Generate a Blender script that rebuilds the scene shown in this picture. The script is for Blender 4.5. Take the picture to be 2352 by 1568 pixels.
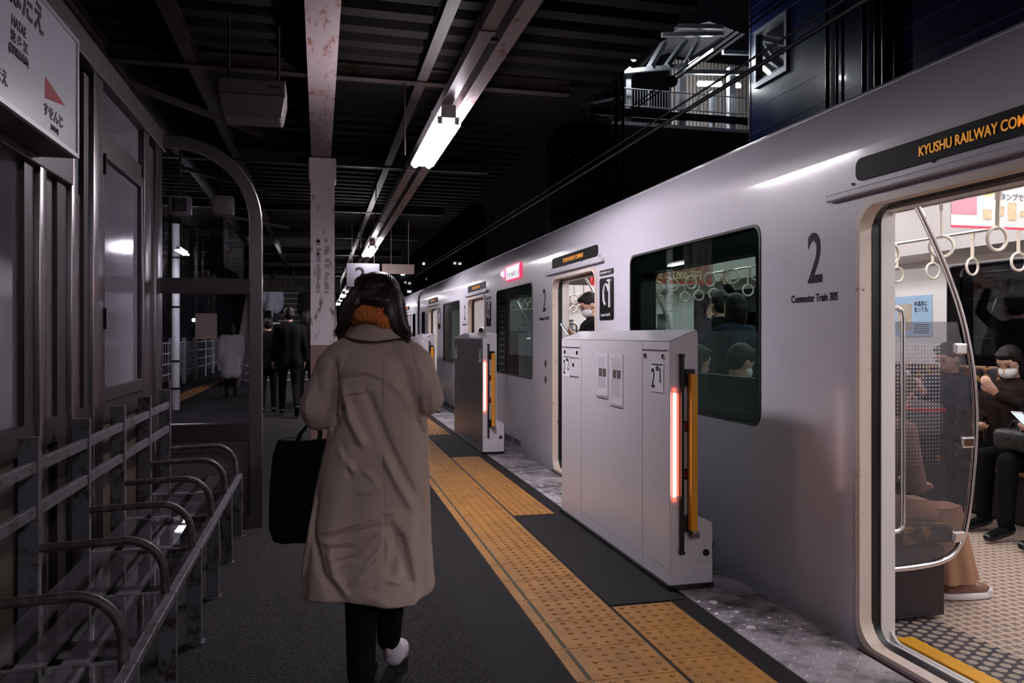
import bpy, bmesh, math, random
from mathutils import Vector, Matrix, noise
from math import pi, sin, cos, sqrt, radians, atan2
random.seed(7)
SC = bpy.context.scene
COL = SC.collection
for _o in list(bpy.data.objects): bpy.data.objects.remove(_o)

# ------------------------------------------------------------------ camera, world, exposure
F = 1800.0; HC = 1.28; TH = math.atan(443.0 / F); S_, C_ = sin(TH), cos(TH)
cd = bpy.data.cameras.new('camera'); cam = bpy.data.objects.new('camera', cd); COL.objects.link(cam)
cd.sensor_width = 36; cd.lens = F / 2352 * 36; cd.shift_y = -14 / 2352.0
cam.location = (0, 0, HC); cam.rotation_euler = (pi / 2, 0, -TH); cd.clip_start = .02; cd.clip_end = 300
SC.camera = cam
w = bpy.data.worlds.new('night'); SC.world = w; w.use_nodes = True
w.node_tree.nodes['Background'].inputs[0].default_value = (.55, .45, .75, 1)
w.node_tree.nodes['Background'].inputs[1].default_value = .0022
SC.view_settings.view_transform = 'Standard'; SC.view_settings.look = 'None'
SC.view_settings.exposure = 0.55; SC.view_settings.gamma = 1
LAMP = 70.0
CARL = 13.0

# ------------------------------------------------------------------ helpers
def G(px, py, Z=0.0):
    "ground point (height Z) seen at a pixel"
    z = (HC - Z) * F / (py - 770.0); u = (px - 1176) / F
    return Vector((z * (S_ + u * C_), z * (C_ - u * S_), Z))
def at(px, py, z):
    u = (px - 1176) / F
    return Vector((z * (S_ + u * C_), z * (C_ - u * S_), HC + (770 - py) * z / F))

class MB:
    def __init__(s): s.v = []; s.f = []
    def add(s, vs, fs):
        n = len(s.v); s.v += [tuple(v) for v in vs]; s.f += [tuple(i + n for i in f) for f in fs]; return s
    def box(s, a, b, bev=0):
        x0, y0, z0 = a; x1, y1, z1 = b
        if bev:
            bm = bmesh.new(); bmesh.ops.create_cube(bm, size=1)
            for v in bm.verts: v.co = Vector(((x0 + x1) / 2 + v.co.x * (x1 - x0), (y0 + y1) / 2 + v.co.y * (y1 - y0), (z0 + z1) / 2 + v.co.z * (z1 - z0)))
            bmesh.ops.bevel(bm, geom=list(bm.edges), offset=bev, segments=2, affect='EDGES', profile=.5)
            bm.verts.index_update(); s.add([v.co for v in bm.verts], [[v.index for v in f.verts] for f in bm.faces]); bm.free(); return s
        return s.add([(x0, y0, z0), (x1, y0, z0), (x1, y1, z0), (x0, y1, z0), (x0, y0, z1), (x1, y0, z1), (x1, y1, z1), (x0, y1, z1)],
                     [(0, 3, 2, 1), (4, 5, 6, 7), (0, 1, 5, 4), (1, 2, 6, 5), (2, 3, 7, 6), (3, 0, 4, 7)])
    def bar(s, p, q, w_, h_, up=(0, 0, 1)):
        p = Vector(p); q = Vector(q); d = (q - p).normalized(); r = d.cross(Vector(up)).normalized(); u = r.cross(d)
        vs = [c + r * sx * w_ / 2 + u * sz * h_ / 2 for c in (p, q) for sx, sz in ((-1, -1), (1, -1), (1, 1), (-1, 1))]
        return s.add(vs, [(0, 1, 2, 3), (7, 6, 5, 4), (0, 4, 5, 1), (1, 5, 6, 2), (2, 6, 7, 3), (3, 7, 4, 0)])
    def tube(s, pts, r, n=10, cap=True, flat=None):
        pts = [Vector(p) for p in pts]; m = len(pts); rs = r if isinstance(r, (list, tuple)) else [r] * m
        t0 = (pts[1] - pts[0]).normalized(); a = Vector((0, 0, 1)) if abs(t0.z) < .9 else Vector((1, 0, 0)); nrm = t0.cross(a).normalized()
        vs = []; prev = t0
        for i, p in enumerate(pts):
            t = (pts[min(i + 1, m - 1)] - pts[max(i - 1, 0)]).normalized()
            ax = prev.cross(t)
            if ax.length > 1e-7: nrm = Matrix.Rotation(prev.angle(t), 3, ax.normalized()) @ nrm
            nrm = (nrm - t * nrm.dot(t)).normalized(); b = t.cross(nrm); prev = t
            fl = flat if flat else 1
            vs += [p + (nrm * cos(2 * pi * k / n) + b * sin(2 * pi * k / n) * fl) * rs[i] for k in range(n)]
        fs = [(i * n + k, i * n + (k + 1) % n, (i + 1) * n + (k + 1) % n, (i + 1) * n + k) for i in range(m - 1) for k in range(n)]
        if cap: fs += [tuple(reversed(range(n))), tuple((m - 1) * n + k for k in range(n))]
        return s.add(vs, fs)
    def loft(s, rings, cap=True):
        n = len(rings[0]); m = len(rings)
        fs = [(i * n + k, i * n + (k + 1) % n, (i + 1) * n + (k + 1) % n, (i + 1) * n + k) for i in range(m - 1) for k in range(n)]
        if cap: fs += [tuple(reversed(range(n))), tuple((m - 1) * n + k for k in range(n))]
        return s.add([v for r in rings for v in r], fs)
    def ell(s, c, r, rot=None, n=16, m=10):
        c = Vector(c); R = rot or Matrix.Identity(3)
        rings = []
        for j in range(m + 1):
            a = -pi / 2 + pi * j / m; cc = max(cos(a), .02)
            rings.append([c + R @ Vector((r[0] * cc * cos(2 * pi * k / n), r[1] * cc * sin(2 * pi * k / n), r[2] * sin(a))) for k in range(n)])
        return s.loft(rings)
    def cap(s, p, q, r0, r1, n=14):
        p = Vector(p); q = Vector(q); d = q - p; L = d.length or 1e-5; d = d / L
        pts = []; rs = []
        for a in (-80, -55, -30, 0): pts.append(p + d * sin(radians(a)) * r0); rs.append(r0 * cos(radians(a)))
        for a in (0, 30, 55, 80): pts.append(q + d * sin(radians(a)) * r1); rs.append(r1 * cos(radians(a)))
        return s.tube(pts, rs, n)
    def build(s, name, mat, parent=None, smooth=None, loc=None, bevel=None):
        me = bpy.data.meshes.new(name); me.from_pydata(s.v, [], s.f)
        bm = bmesh.new(); bm.from_mesh(me); bmesh.ops.recalc_face_normals(bm, faces=bm.faces); bm.to_mesh(me); bm.free()
        me.materials.append(mat); o = bpy.data.objects.new(name, me); COL.objects.link(o)
        if parent is not None: o.parent = parent
        if loc: o.location = loc
        if smooth is not None:
            for p_ in me.polygons: p_.use_smooth = True
            if smooth < 180:
                me.set_sharp_from_angle(angle=radians(smooth))
        if bevel:
            b = o.modifiers.new('bevel', 'BEVEL'); b.width = bevel; b.segments = 2; b.limit_method = 'ANGLE'; b.angle_limit = radians(40)
        return o
TMP = bpy.data.scenes.new('workbench')      # a small scene of its own keeps each evaluation quick; removed at the end
def evalmesh(o, name):
    TMP.collection.objects.link(o); 
    with bpy.context.temp_override(scene=TMP, view_layer=TMP.view_layers[0]):
        dg = bpy.context.evaluated_depsgraph_get(); dg.update()
    me = bpy.data.meshes.new_from_object(o.evaluated_get(dg)); me.name = name
    TMP.collection.objects.unlink(o); return me
def blob(mb, name, mat, parent, voxel=.01, it=4, fn=None, loc=None):
    "union of overlapping shapes as one continuous smooth skin"
    o = mb.build(name, mat)
    r = o.modifiers.new('r', 'REMESH'); r.mode = 'VOXEL'; r.voxel_size = voxel; r.use_smooth_shade = True
    sm = o.modifiers.new('s', 'SMOOTH'); sm.factor = .5; sm.iterations = it
    me = evalmesh(o, name); old = o.data; o.modifiers.clear(); o.data = me; bpy.data.meshes.remove(old)
    if not me.materials: me.materials.append(mat)
    if fn: fn(me)
    for p_ in me.polygons: p_.use_smooth = True
    if parent is not None: o.parent = parent
    if loc: o.location = loc
    return o
def tag(o, label=None, cat=None, group=None, kind=None):
    if label: o['label'] = label
    if cat: o['category'] = cat
    if group: o['group'] = group
    if kind: o['kind'] = kind
    return o
def thing(name, label, cat, loc=(0, 0, 0), rz=0, group=None):
    o = bpy.data.objects.new(name, None); COL.objects.link(o); o.location = loc; o.rotation_euler = (0, 0, rz); o.empty_display_size = .1
    return tag(o, label, cat, group)
def struct(o): o['kind'] = 'structure'; return o
def copy_tree(o, parent=None):
    kids = KIDS(o); c = o.copy(); COL.objects.link(c)
    if parent is not None: c.parent = parent
    for k in kids: copy_tree(k, c)
    return c
def KIDS(o): return [k for k in bpy.data.objects if k.parent == o]
def text(name, body, mat, size, origin, right, up, parent=None, sx=1.0, align='LEFT', ext=.0008, bold=0, spacing=1):
    c = bpy.data.curves.new(name, 'FONT'); c.body = body; c.size = size; c.align_x = align; c.align_y = 'BOTTOM_BASELINE' if False else 'TOP_BASELINE'
    c.extrude = ext; c.offset = bold; c.space_character = spacing; c.resolution_u = 4
    o = bpy.data.objects.new(name, c); COL.objects.link(o)
    me = evalmesh(o, name); bpy.data.objects.remove(o); bpy.data.curves.remove(c)
    R = Vector(right).normalized(); U = Vector(up).normalized(); N = R.cross(U); O = Vector(origin)
    for v in me.vertices: v.co = O + R * v.co.x * sx + U * v.co.y + N * v.co.z
    me.materials.clear(); me.materials.append(mat)
    o = bpy.data.objects.new(name, me); COL.objects.link(o)
    if parent is not None: o.parent = parent
    return o
def rrect(y0, y1, z0, z1, r, n=6):
    out = []
    for cy, cz, a0 in ((y1 - r, z1 - r, 0), (y0 + r, z1 - r, 90), (y0 + r, z0 + r, 180), (y1 - r, z0 + r, 270)):
        for k in range(n + 1):
            a = radians(a0 + 90 * k / n); out.append((cy + r * cos(a), cz + r * sin(a)))
    return out
def plate(outer, holes, x0, x1, to3=None):
    "sheet between x0 and x1 with holes; contours are (y, z)"
    to3 = to3 or (lambda x, y, z: (x, y, z))
    bm = bmesh.new(); es = []; loops = []
    for lp in [outer] + holes:
        vs = [bm.verts.new((x0, p[0], p[1])) for p in lp]; loops.append(vs)
        es += [bm.edges.new((vs[i], vs[(i + 1) % len(vs)])) for i in range(len(vs))]
    bmesh.ops.triangle_fill(bm, use_beauty=True, use_dissolve=False, edges=es)
    bm.verts.index_update(); n = len(bm.verts)
    vs = [tuple(v.co) for v in bm.verts]; fs = [tuple(v.index for v in f.verts) for f in bm.faces]
    m = MB(); m.v = vs + [(x1, v[1], v[2]) for v in vs]; m.f = fs + [tuple(reversed([i + n for i in f])) for f in fs]
    for lp in loops:
        ii = [v.index for v in lp]
        m.f += [(ii[k], ii[(k + 1) % len(ii)], ii[(k + 1) % len(ii)] + n, ii[k] + n) for k in range(len(ii))]
    bm.free(); m.v = [to3(*v) for v in m.v]
    return m
def ring(contour, x0, x1, t):
    "hoop lining an opening: contour (y,z), from x0 to x1, t thick outward"
    cy = sum(p[0] for p in contour) / len(contour); cz = sum(p[1] for p in contour) / len(contour)
    ys = [p[0] for p in contour]; zs = [p[1] for p in contour]
    sy = 1 + 2 * t / (max(ys) - min(ys)); sz = 1 + 2 * t / (max(zs) - min(zs))
    out = [(cy + (p[0] - cy) * sy, cz + (p[1] - cz) * sz) for p in contour]; n = len(contour)
    m = MB(); m.v = [(x0, *p) for p in contour] + [(x1, *p) for p in contour] + [(x1, *p) for p in out] + [(x0, *p) for p in out]
    for a in range(4):
        b = (a + 1) % 4
        m.f += [(a * n + k, a * n + (k + 1) % n, b * n + (k + 1) % n, b * n + k) for k in range(n)]
    return m

# ------------------------------------------------------------------ materials
def nt(m): return m.node_tree.nodes, m.node_tree.links
def M(name, col, rough=.5, metal=0, bump=0, bs=60, var=0, vs=4, coat=0, emit=None, es=1, alpha=None, spec=.5):
    m = bpy.data.materials.new(name); m.use_nodes = True; N, L = nt(m); b = N['Principled BSDF']
    b.inputs['Base Color'].default_value = (*col, 1); b.inputs['Roughness'].default_value = rough; b.inputs['Metallic'].default_value = metal
    b.inputs['Specular IOR Level'].default_value = spec
    if coat: b.inputs['Coat Weight'].default_value = coat; b.inputs['Coat Roughness'].default_value = .06
    if emit: b.inputs['Emission Color'].default_value = (*emit, 1); b.inputs['Emission Strength'].default_value = es
    tc = N.new('ShaderNodeTexCoord')
    if bump:
        n = N.new('ShaderNodeTexNoise'); n.inputs['Scale'].default_value = bs; n.inputs['Detail'].default_value = 4
        bp = N.new('ShaderNodeBump'); bp.inputs['Strength'].default_value = bump; bp.inputs['Distance'].default_value = .01
        L.new(tc.outputs['Object'], n.inputs['Vector']); L.new(n.outputs[0], bp.inputs['Height']); L.new(bp.outputs[0], b.inputs['Normal'])
    if var:
        n = N.new('ShaderNodeTexNoise'); n.inputs['Scale'].default_value = vs; n.inputs['Detail'].default_value = 5
        r = N.new('ShaderNodeMix'); r.data_type = 'RGBA'; r.blend_type = 'MIX'
        r.inputs[6].default_value = (*[c * (1 - var) for c in col], 1); r.inputs[7].default_value = (*[min(1, c * (1 + var)) for c in col], 1)
        L.new(tc.outputs['Object'], n.inputs['Vector']); L.new(n.outputs[0], r.inputs[0]); L.new(r.outputs[2], b.inputs['Base Color'])
    return m
def rusty(name, col, rust, amt=.5, scale=6, stretch=(1, 1, 1), rough=.5, metal=0):
    m = M(name, col, rough, metal); N, L = nt(m); b = N['Principled BSDF']
    tc = N.new('ShaderNodeTexCoord'); mp = N.new('ShaderNodeMapping'); mp.inputs['Scale'].default_value = stretch
    n = N.new('ShaderNodeTexNoise'); n.inputs['Scale'].default_value = scale; n.inputs['Detail'].default_value = 8; n.inputs['Roughness'].default_value = .75
    cr = N.new('ShaderNodeValToRGB'); cr.color_ramp.elements[0].position = amt; cr.color_ramp.elements[1].position = amt + .07
    cr.color_ramp.elements[0].color = (*rust, 1); cr.color_ramp.elements[1].color = (*col, 1)
    L.new(tc.outputs['Object'], mp.inputs[0]); L.new(mp.outputs[0], n.inputs['Vector']); L.new(n.outputs[0], cr.inputs[0]); L.new(cr.outputs[0], b.inputs['Base Color'])
    bp = N.new('ShaderNodeBump'); bp.inputs['Strength'].default_value = .3; bp.inputs['Distance'].default_value = .004
    L.new(n.outputs[0], bp.inputs['Height']); L.new(bp.outputs[0], b.inputs['Normal'])
    return m
def glass(name, tint=(.9, .95, .93), gloss=1.0, rough=0.0, ior=1.5):
    m = bpy.data.materials.new(name); m.use_nodes = True; N, L = nt(m); N.remove(N['Principled BSDF']); o = N['Material Output']
    t = N.new('ShaderNodeBsdfTransparent'); t.inputs[0].default_value = (*tint, 1)
    g = N.new('ShaderNodeBsdfGlossy'); g.inputs['Roughness'].default_value = rough; g.inputs[0].default_value = (gloss, gloss, gloss, 1)
    fr = N.new('ShaderNodeFresnel'); ge = N.new('ShaderNodeNewGeometry'); mr = N.new('ShaderNodeMapRange')
    mr.inputs[3].default_value = ior; mr.inputs[4].default_value = 1 / ior   # same reflectance on both faces of the thin pane
    L.new(ge.outputs['Backfacing'], mr.inputs[0]); L.new(mr.outputs[0], fr.inputs[0]); mx = N.new('ShaderNodeMixShader')
    L.new(fr.outputs[0], mx.inputs[0]); L.new(t.outputs[0], mx.inputs[1]); L.new(g.outputs[0], mx.inputs[2]); L.new(mx.outputs[0], o.inputs[0])
    return m
def E_(name, col, s): return M(name, (0, 0, 0), .5, emit=col, es=s)

mt = {}
mt['asphalt'] = M('asphalt', (.016, .0135, .016), .85, spec=.2, bump=.8, bs=120, var=.5, vs=150)
def speckle(m, lo, hi, sc, p0, p1):
    N, L = nt(m); b = N['Principled BSDF']; tc = N.new('ShaderNodeTexCoord'); v = N.new('ShaderNodeTexVoronoi'); v.inputs['Scale'].default_value = sc
    cr = N.new('ShaderNodeValToRGB'); cr.color_ramp.elements[0].position = p0; cr.color_ramp.elements[1].position = p1
    cr.color_ramp.elements[0].color = (*lo, 1); cr.color_ramp.elements[1].color = (*hi, 1)
    sp = N.new('ShaderNodeSeparateColor'); L.new(tc.outputs['Object'], v.inputs['Vector']); L.new(v.outputs['Color'], sp.inputs[0]); L.new(sp.outputs[0], cr.inputs[0]); L.new(cr.outputs[0], b.inputs['Base Color'])
speckle(mt['asphalt'], (.010, .0085, .0105), (.055, .047, .055), 170, .62, 1.0)
mt['asphalt_dark'] = M('dark asphalt', (.008, .0065, .0085), .8, spec=.25, bump=.5, bs=140, var=.4, vs=9)
mt['rubber'] = M('black rubber mat', (.008, .007, .009), .75, spec=.25, bump=.3, bs=200, var=.5, vs=6)
mt['train'] = M('white train paint', (.60, .575, .655), .42, bump=.008, bs=7, coat=.42, var=.05, vs=2)
mt['train'].node_tree.nodes['Principled BSDF'].inputs['Coat Roughness'].default_value = .12
mt['white'] = M('white panel', (.74, .70, .68), .4)
mt['cream'] = rusty('cream door frame', (.72, .60, .52), (.25, .12, .06), .33, 9, (1, 1, 1), .4)
mt['black'] = M('black', (.006, .006, .007), .35)
mt['blackgloss'] = M('gloss black', (.008, .008, .009), .18)
mt['ink'] = M('black ink', (.006, .005, .008), .6, spec=.15)
mt['steel'] = M('stainless steel', (.24, .215, .23), .3, 1, bump=.03, bs=30)
mt['chrome'] = M('chrome', (.75, .72, .72), .12, 1)
mt['dark_alu'] = M('dark anodised frame', (.055, .046, .052), .4, .7, bump=.02, bs=20)
mt['yellow'] = M('yellow pad', (.72, .30, .015), .45, var=.08, vs=6)
mt['yellow_line'] = M('yellow threshold', (.80, .38, .02), .5)
mt['barrier'] = M('white barrier paint', (.62, .585, .635), .28, bump=.02, bs=60, coat=.3)
mt['barrier_top'] = M('barrier top', (.5, .49, .53), .2, bump=.25, bs=90, coat=.4)
mt['barrier_steel'] = M('brushed steel barrier', (.22, .21, .235), .35, .7, bump=.03, bs=30)
mt['amber'] = M('amber lettering', (.75, .30, .03), .5, emit=(.9, .38, .03), es=.28)  # printed letters, no lamp; a faint glow is put into the material
mt['paper'] = M('paper', (.72, .70, .74), .5)
mt['navy'] = M('navy siding', (.012, .021, .095), .3, coat=.2, bump=.05, bs=12)
mt['galv'] = M('galvanised white paint', (.62, .64, .66), .5)
mt['skin'] = M('skin', (.62, .36, .27), .5)
mt['darkskin'] = M('skin in shade', (.55, .33, .26), .5)
mt['hair'] = M('black hair', (.008, .005, .0045), .42, spec=.3, bump=.4, bs=220)
mt['cloth_black'] = M('black wool', (.0045, .004, .005), .85, spec=.12, bump=.4, bs=120)
mt['cloth_navy'] = M('navy fleece', (.015, .022, .04), .9, spec=.2, bump=.6, bs=90)
mt['cloth_brown'] = M('dark brown wool', (.018, .009, .008), .9, spec=.2, bump=.5, bs=90)
mt['mask'] = M('white face mask', (.78, .76, .78), .7, bump=.1, bs=40)
# ------------------------------------------------------------------ platform floor
XP = 1.746; XE = 2.125
def quadstrip(x0, x1, y0, y1, z0, z1): return MB().box((x0, y0, z0), (x1, y1, z1))
struct(quadstrip(-4.2, .628, -3, 60, -.6, 0).build('floor', mt['asphalt']))
struct(quadstrip(.628, XP, -3, 60, -.6, 0.0).build('trim_1', mt['asphalt_dark']))
struct(quadstrip(XP, XE - .01, -3, 60, -.6, -.012).build('trim_2', mt['asphalt_dark']))
struct(quadstrip(-4.2, 9, -3, 60, -1.5, -1.15).build('trim_3', M('ballast', (.03, .028, .03), .95, bump=1, bs=30)))
# yellow tactile tiles: dots are real bumps, one mesh per strip
def tactile_mat():
    m = M('yellow tactile tile', (.46, .21, .033), .55, bump=.15, bs=90)
    N, L = nt(m); b = N['Principled BSDF']; tc = N.new('ShaderNodeTexCoord')
    n = N.new('ShaderNodeTexNoise'); n.inputs['Scale'].default_value = 5; n.inputs['Detail'].default_value = 7; n.inputs['Roughness'].default_value = .7
    cr = N.new('ShaderNodeValToRGB'); cr.color_ramp.elements[0].position = .3; cr.color_ramp.elements[1].position = .75
    cr.color_ramp.elements[0].color = (.25, .105, .02, 1); cr.color_ramp.elements[1].color = (.44, .20, .03, 1)
    L.new(tc.outputs['Object'], n.inputs['Vector']); L.new(n.outputs[0], cr.inputs[0]); L.new(cr.outputs[0], b.inputs['Base Color']); return m
mt['tactile'] = tactile_mat()
mt['seam'] = M('dark seam', (.03, .02, .02), .9)
mt['bar'] = M('dark inlay bar', (.06, .05, .025), .8)
def dot(m, x, y, z, r=.0135, h=.006, n=8):
    rings = [[(x + r * k * cos(2 * pi * a / n), y + r * k * sin(2 * pi * a / n), z + dz) for a in range(n)] for k, dz in ((1, -.001), (.78, h * .75), (.4, h))]
    m.loft(rings, True)
def tactile(y0, ny, x0, x1, pitch, label, nx, xs0, bar):
    t = thing('tactile_paving', label, 'tactile paving', (x0, y0, 0))
    base = MB().box((-.004, -.004, -.01), (x1 - x0 + .004, ny * pitch + .004, .0015)); base.build('grout', mt['seam'], t)
    m = MB(); d = MB(); bm_ = MB()
    for k in range(ny):
        m.box((.004, k * pitch + .0025, .001), (x1 - x0 - .004, (k + 1) * pitch - .0025, .005))
        if y0 + k * pitch < 14:
            for i in range(nx):
                for j in range(5):
                    dot(m, xs0 + (i + .5) * (x1 - x0 - xs0 - .01) / nx, (k + (j + .5) / 5) * pitch, .005)
        if bar: bm_.box((.05, k * pitch + .012, .004), (.066, (k + 1) * pitch - .012, .0062))
    m.build('tile_surface', mt['tactile'], t)
    if bar: bm_.build('inlay_bar', mt['bar'], t)
    return t
PT = .303
tactile(-1.2, 110, .917, 1.325, PT, 'long yellow tactile paving strip with raised dots running the length of the platform', 5, .1, True)
B0, BP = 3.62, 4.62
tactile(-1.2, 15, 1.335, 1.64, .311, 'short yellow dotted tile patch in the foreground before the nearest white barrier', 5, .01, False)
tactile(5.38, 9, 1.335, 1.64, .303, 'yellow dotted tile patch between the nearest and the second platform barrier', 5, .01, False)
tactile(10.0, 9, 1.335, 1.64, .303, 'yellow dotted tile patch beyond the second platform barrier', 5, .01, False)
for i, nm in enumerate(('beside the nearest white barrier', 'beside the second, steel-sided barrier', 'beside the third, farthest barrier')):
    y = 3.49 + i * BP
    tag(MB().box((1.335, y, -.004), (1.72, y + 1.86, .004)).build('rubber_mat', mt['rubber']), 'black rubber mat on the platform ' + nm, 'mat')
# tread plates along the edge
def plate_mat():
    m = M('tread plate', (.42, .38, .42), .3, .5); N, L = nt(m); b = N['Principled BSDF']; tc = N.new('ShaderNodeTexCoord')
    n = N.new('ShaderNodeTexNoise'); n.inputs['Scale'].default_value = 2.6; n.inputs['Detail'].default_value = 6; n.inputs['Roughness'].default_value = .65
    cr = N.new('ShaderNodeValToRGB'); cr.color_ramp.elements[0].position = .39; cr.color_ramp.elements[1].position = .54
    cr.color_ramp.elements[0].color = (.07, .062, .07, 1); cr.color_ramp.elements[1].color = (.50, .46, .50, 1)
    L.new(tc.outputs['Object'], n.inputs['Vector']); L.new(n.outputs[0], cr.inputs[0]); L.new(cr.outputs[0], b.inputs['Base Color'])
    r2 = N.new('ShaderNodeMapRange'); r2.inputs[3].default_value = .55; r2.inputs[4].default_value = .3
    L.new(n.outputs[0], r2.inputs[0]); L.new(r2.outputs[0], b.inputs['Roughness'])
    return m
mt['tread'] = plate_mat(); mt['bolt'] = M('pale bolt cap', (.62, .56, .58), .5)
wh = ['just before the open near door', 'under the sill of the open near door', 'beside the lettering at the foot of the train', 'right behind the nearest barrier']
ys = [-.6, 1.24, 3.08, 4.92]
yy = -2.2; k = 0; PLN = 1.0
names = {0: 'at the bottom right corner of the view, farthest toward the viewer'}
ytick = [1.30, 2.30, 3.30, 4.30, 5.30, 6.30, 7.30, 8.30, 9.30, 10.3, 11.3, 12.3, 13.3, 14.3]
lab = ['smudged tread plate under the open near door', 'smudged tread plate before the door frame, with two pale bolt caps', 'tread plate with a dark scuff at the foot of the nearest barrier', 'tread plate hidden mostly behind the nearest barrier',
       'tread plate under the second door, where the nearest barrier ends', 'tread plate below the second door sill', 'tread plate at the foot of the second barrier', 'tread plate mostly behind the second barrier',
       'tread plate just past the second barrier', 'tread plate at the third door', 'tread plate before the third barrier', 'tread plate beside the third barrier', 'tread plate far down the platform edge, red light glinting on it']
for i in range(13):
    y0, y1 = ytick[i] + .002, ytick[i + 1] - .004
    t = thing('tread_plate', 'silver ' + lab[i], 'metal plate', (XP, y0, 0))
    m = MB().box((.003, 0, -.01), (XE - XP, y1 - y0, .002))
    q = MB()
    if i < 7:
        st = .052
        for a in range(int((XE - XP) / st)):
            for b in range(int((y1 - y0) / st)):
                cx = .03 + a * st; cy = .03 + b * st; ang = pi / 4 if (a + b) % 2 else -pi / 4
                d = Vector((cos(ang), sin(ang), 0)) * .018; s2 = Vector((-sin(ang), cos(ang), 0)) * .006
                c = Vector((cx, cy, .002)); m.add([c - d, c - s2, c + d, c + s2, c + Vector((0, 0, .005))], [(0, 1, 4), (1, 2, 4), (2, 3, 4), (3, 0, 4)])
    m.build('plate', mt['tread'], t)
    for xx, y2 in ((.09, .12), (.09, .78)):
        MB().tube([(xx, y2, .001), (xx, y2, .0055)], [.021, .017], 16).build('bolt_cap', mt['bolt'], t, smooth=30)

# ------------------------------------------------------------------ canopy
def canopy():
    m = MB(); y = -3.5; prof = []
    while y < 52:
        prof += [(y, 0), (y + .12, 0), (y + .15, .06), (y + .24, .06)]; y += .27
    x0, x1 = -5.5, 2.22
    for a, (yy_, dz) in enumerate(prof):
        m.v += [(x0, yy_, 3.32 + dz), (x1, yy_, 3.26 + dz)]
    for a in range(len(prof) - 1): m.f.append((2 * a, 2 * a + 2, 2 * a + 3, 2 * a + 1))
    n = len(m.v); m.v += [(v[0], v[1], v[2] + .004) for v in list(m.v)]; m.f += [tuple(reversed([i + n for i in f])) for f in list(m.f)]
    return m
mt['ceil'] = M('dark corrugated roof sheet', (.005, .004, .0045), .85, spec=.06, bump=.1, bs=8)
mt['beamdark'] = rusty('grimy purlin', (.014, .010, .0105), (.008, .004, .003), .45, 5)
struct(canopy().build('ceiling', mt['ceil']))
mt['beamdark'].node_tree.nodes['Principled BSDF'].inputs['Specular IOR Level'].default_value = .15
def ibeam(m, p, q, w_, h_, t=.012):
    p = Vector(p); q = Vector(q)
    m.bar(p, q, w_, t); m.bar(p + Vector((0, 0, h_)), q + Vector((0, 0, h_)), w_, t); m.bar(p + Vector((0, 0, h_ / 2)), q + Vector((0, 0, h_ / 2)), t, h_)
k = 4
for x in (-1.42, -.86, .74):
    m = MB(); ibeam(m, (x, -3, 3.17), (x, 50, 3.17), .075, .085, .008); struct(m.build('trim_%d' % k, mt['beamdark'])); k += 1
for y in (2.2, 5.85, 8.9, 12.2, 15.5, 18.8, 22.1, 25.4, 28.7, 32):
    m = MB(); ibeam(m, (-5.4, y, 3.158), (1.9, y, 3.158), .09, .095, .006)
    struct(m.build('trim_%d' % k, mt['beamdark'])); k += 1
# thin hangers / diagonal braces
for y in (5.85, 8.9, 12.2):
    m = MB(); m.bar((-1.4, y, 3.05), (-.5, y + 1.6, 3.1), .04, .04); m.tube([(.62, y, 3.2), (.62, y, 2.62)], .006, 6); struct(m.build('trim_%d' % k, mt['beamdark'])); k += 1

mt['rustwhite'] = rusty('white paint with rust stains', (.62, .54, .59), (.13, .045, .025), .385, 9, (1, 1, .35), .5)
mt['rustbeam'] = rusty('stained pinkish white beam', (.24, .19, .205), (.11, .035, .02), .40, 11, (1, .3, 1), .5)
t = thing('ceiling_beam', 'wide rust-speckled white steel beam running overhead into the white column', 'beam', (.02, -3, 3.14))
m = MB(); m.box((-.10, 0, 0), (.10, 11.5, .014)); m.build('flange', mt['rustbeam'], t)
MB().box((-.006, 0, .014), (.006, 11.5, .1)).build('web', mt['beamdark'], t)
MB().box((-.10, 0, .1), (.10, 11.5, .112)).build('flange', mt['beamdark'], t)
# white column
def column(x, y, hw, top, label, rust=mt['rustwhite']):
    t = thing('column', label, 'column', (x, y, 0))
    def H(z0, z1):
        m = MB(); m.box((-hw, -hw, z0), (hw, -hw + .012, z1)); m.box((-hw, hw - .012, z0), (hw, hw, z1)); m.box((-.006, -hw + .012, z0), (.006, hw - .012, z1)); return m
    m = H(1.18, top); m.build('shaft', rust, t)
    m = H(0, 1.18); m.box((-hw - .02, -hw - .02, 0), (hw + .02, hw + .02, .02)); m.build('painted_base', M('brown base paint', (.20, .11, .10), .5, var=.1), t)
    return t
c = column(.035, 8.55, .122, 3.13, 'rust-speckled white steel column with brown painted base, behind the walking woman')
MB().box((-.14, -.16, 2.9), (.14, .16, 3.13), .01).build('capital', mt['rustwhite'], c)
m = MB()
for i in range(13):
    z = 1.72 + i * .045 + random.uniform(-.01, .01)
    for xx in (-.055, .03):
        if random.random() < .75: m.box((xx - .008 + random.uniform(-.006, .006), -.1232, z), (xx + random.uniform(.02, .045), -.1222, z + random.uniform(.03, .055)))
m.build('peeled_sticker', M('peeled sticker', (.30, .275, .29), .6, var=.4, vs=60), c)
column(.20, 17.2, .13, 3.05, 'plain brownish column standing farther down the platform near the stairs', M('brown column paint', (.16, .10, .085), .6))

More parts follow.
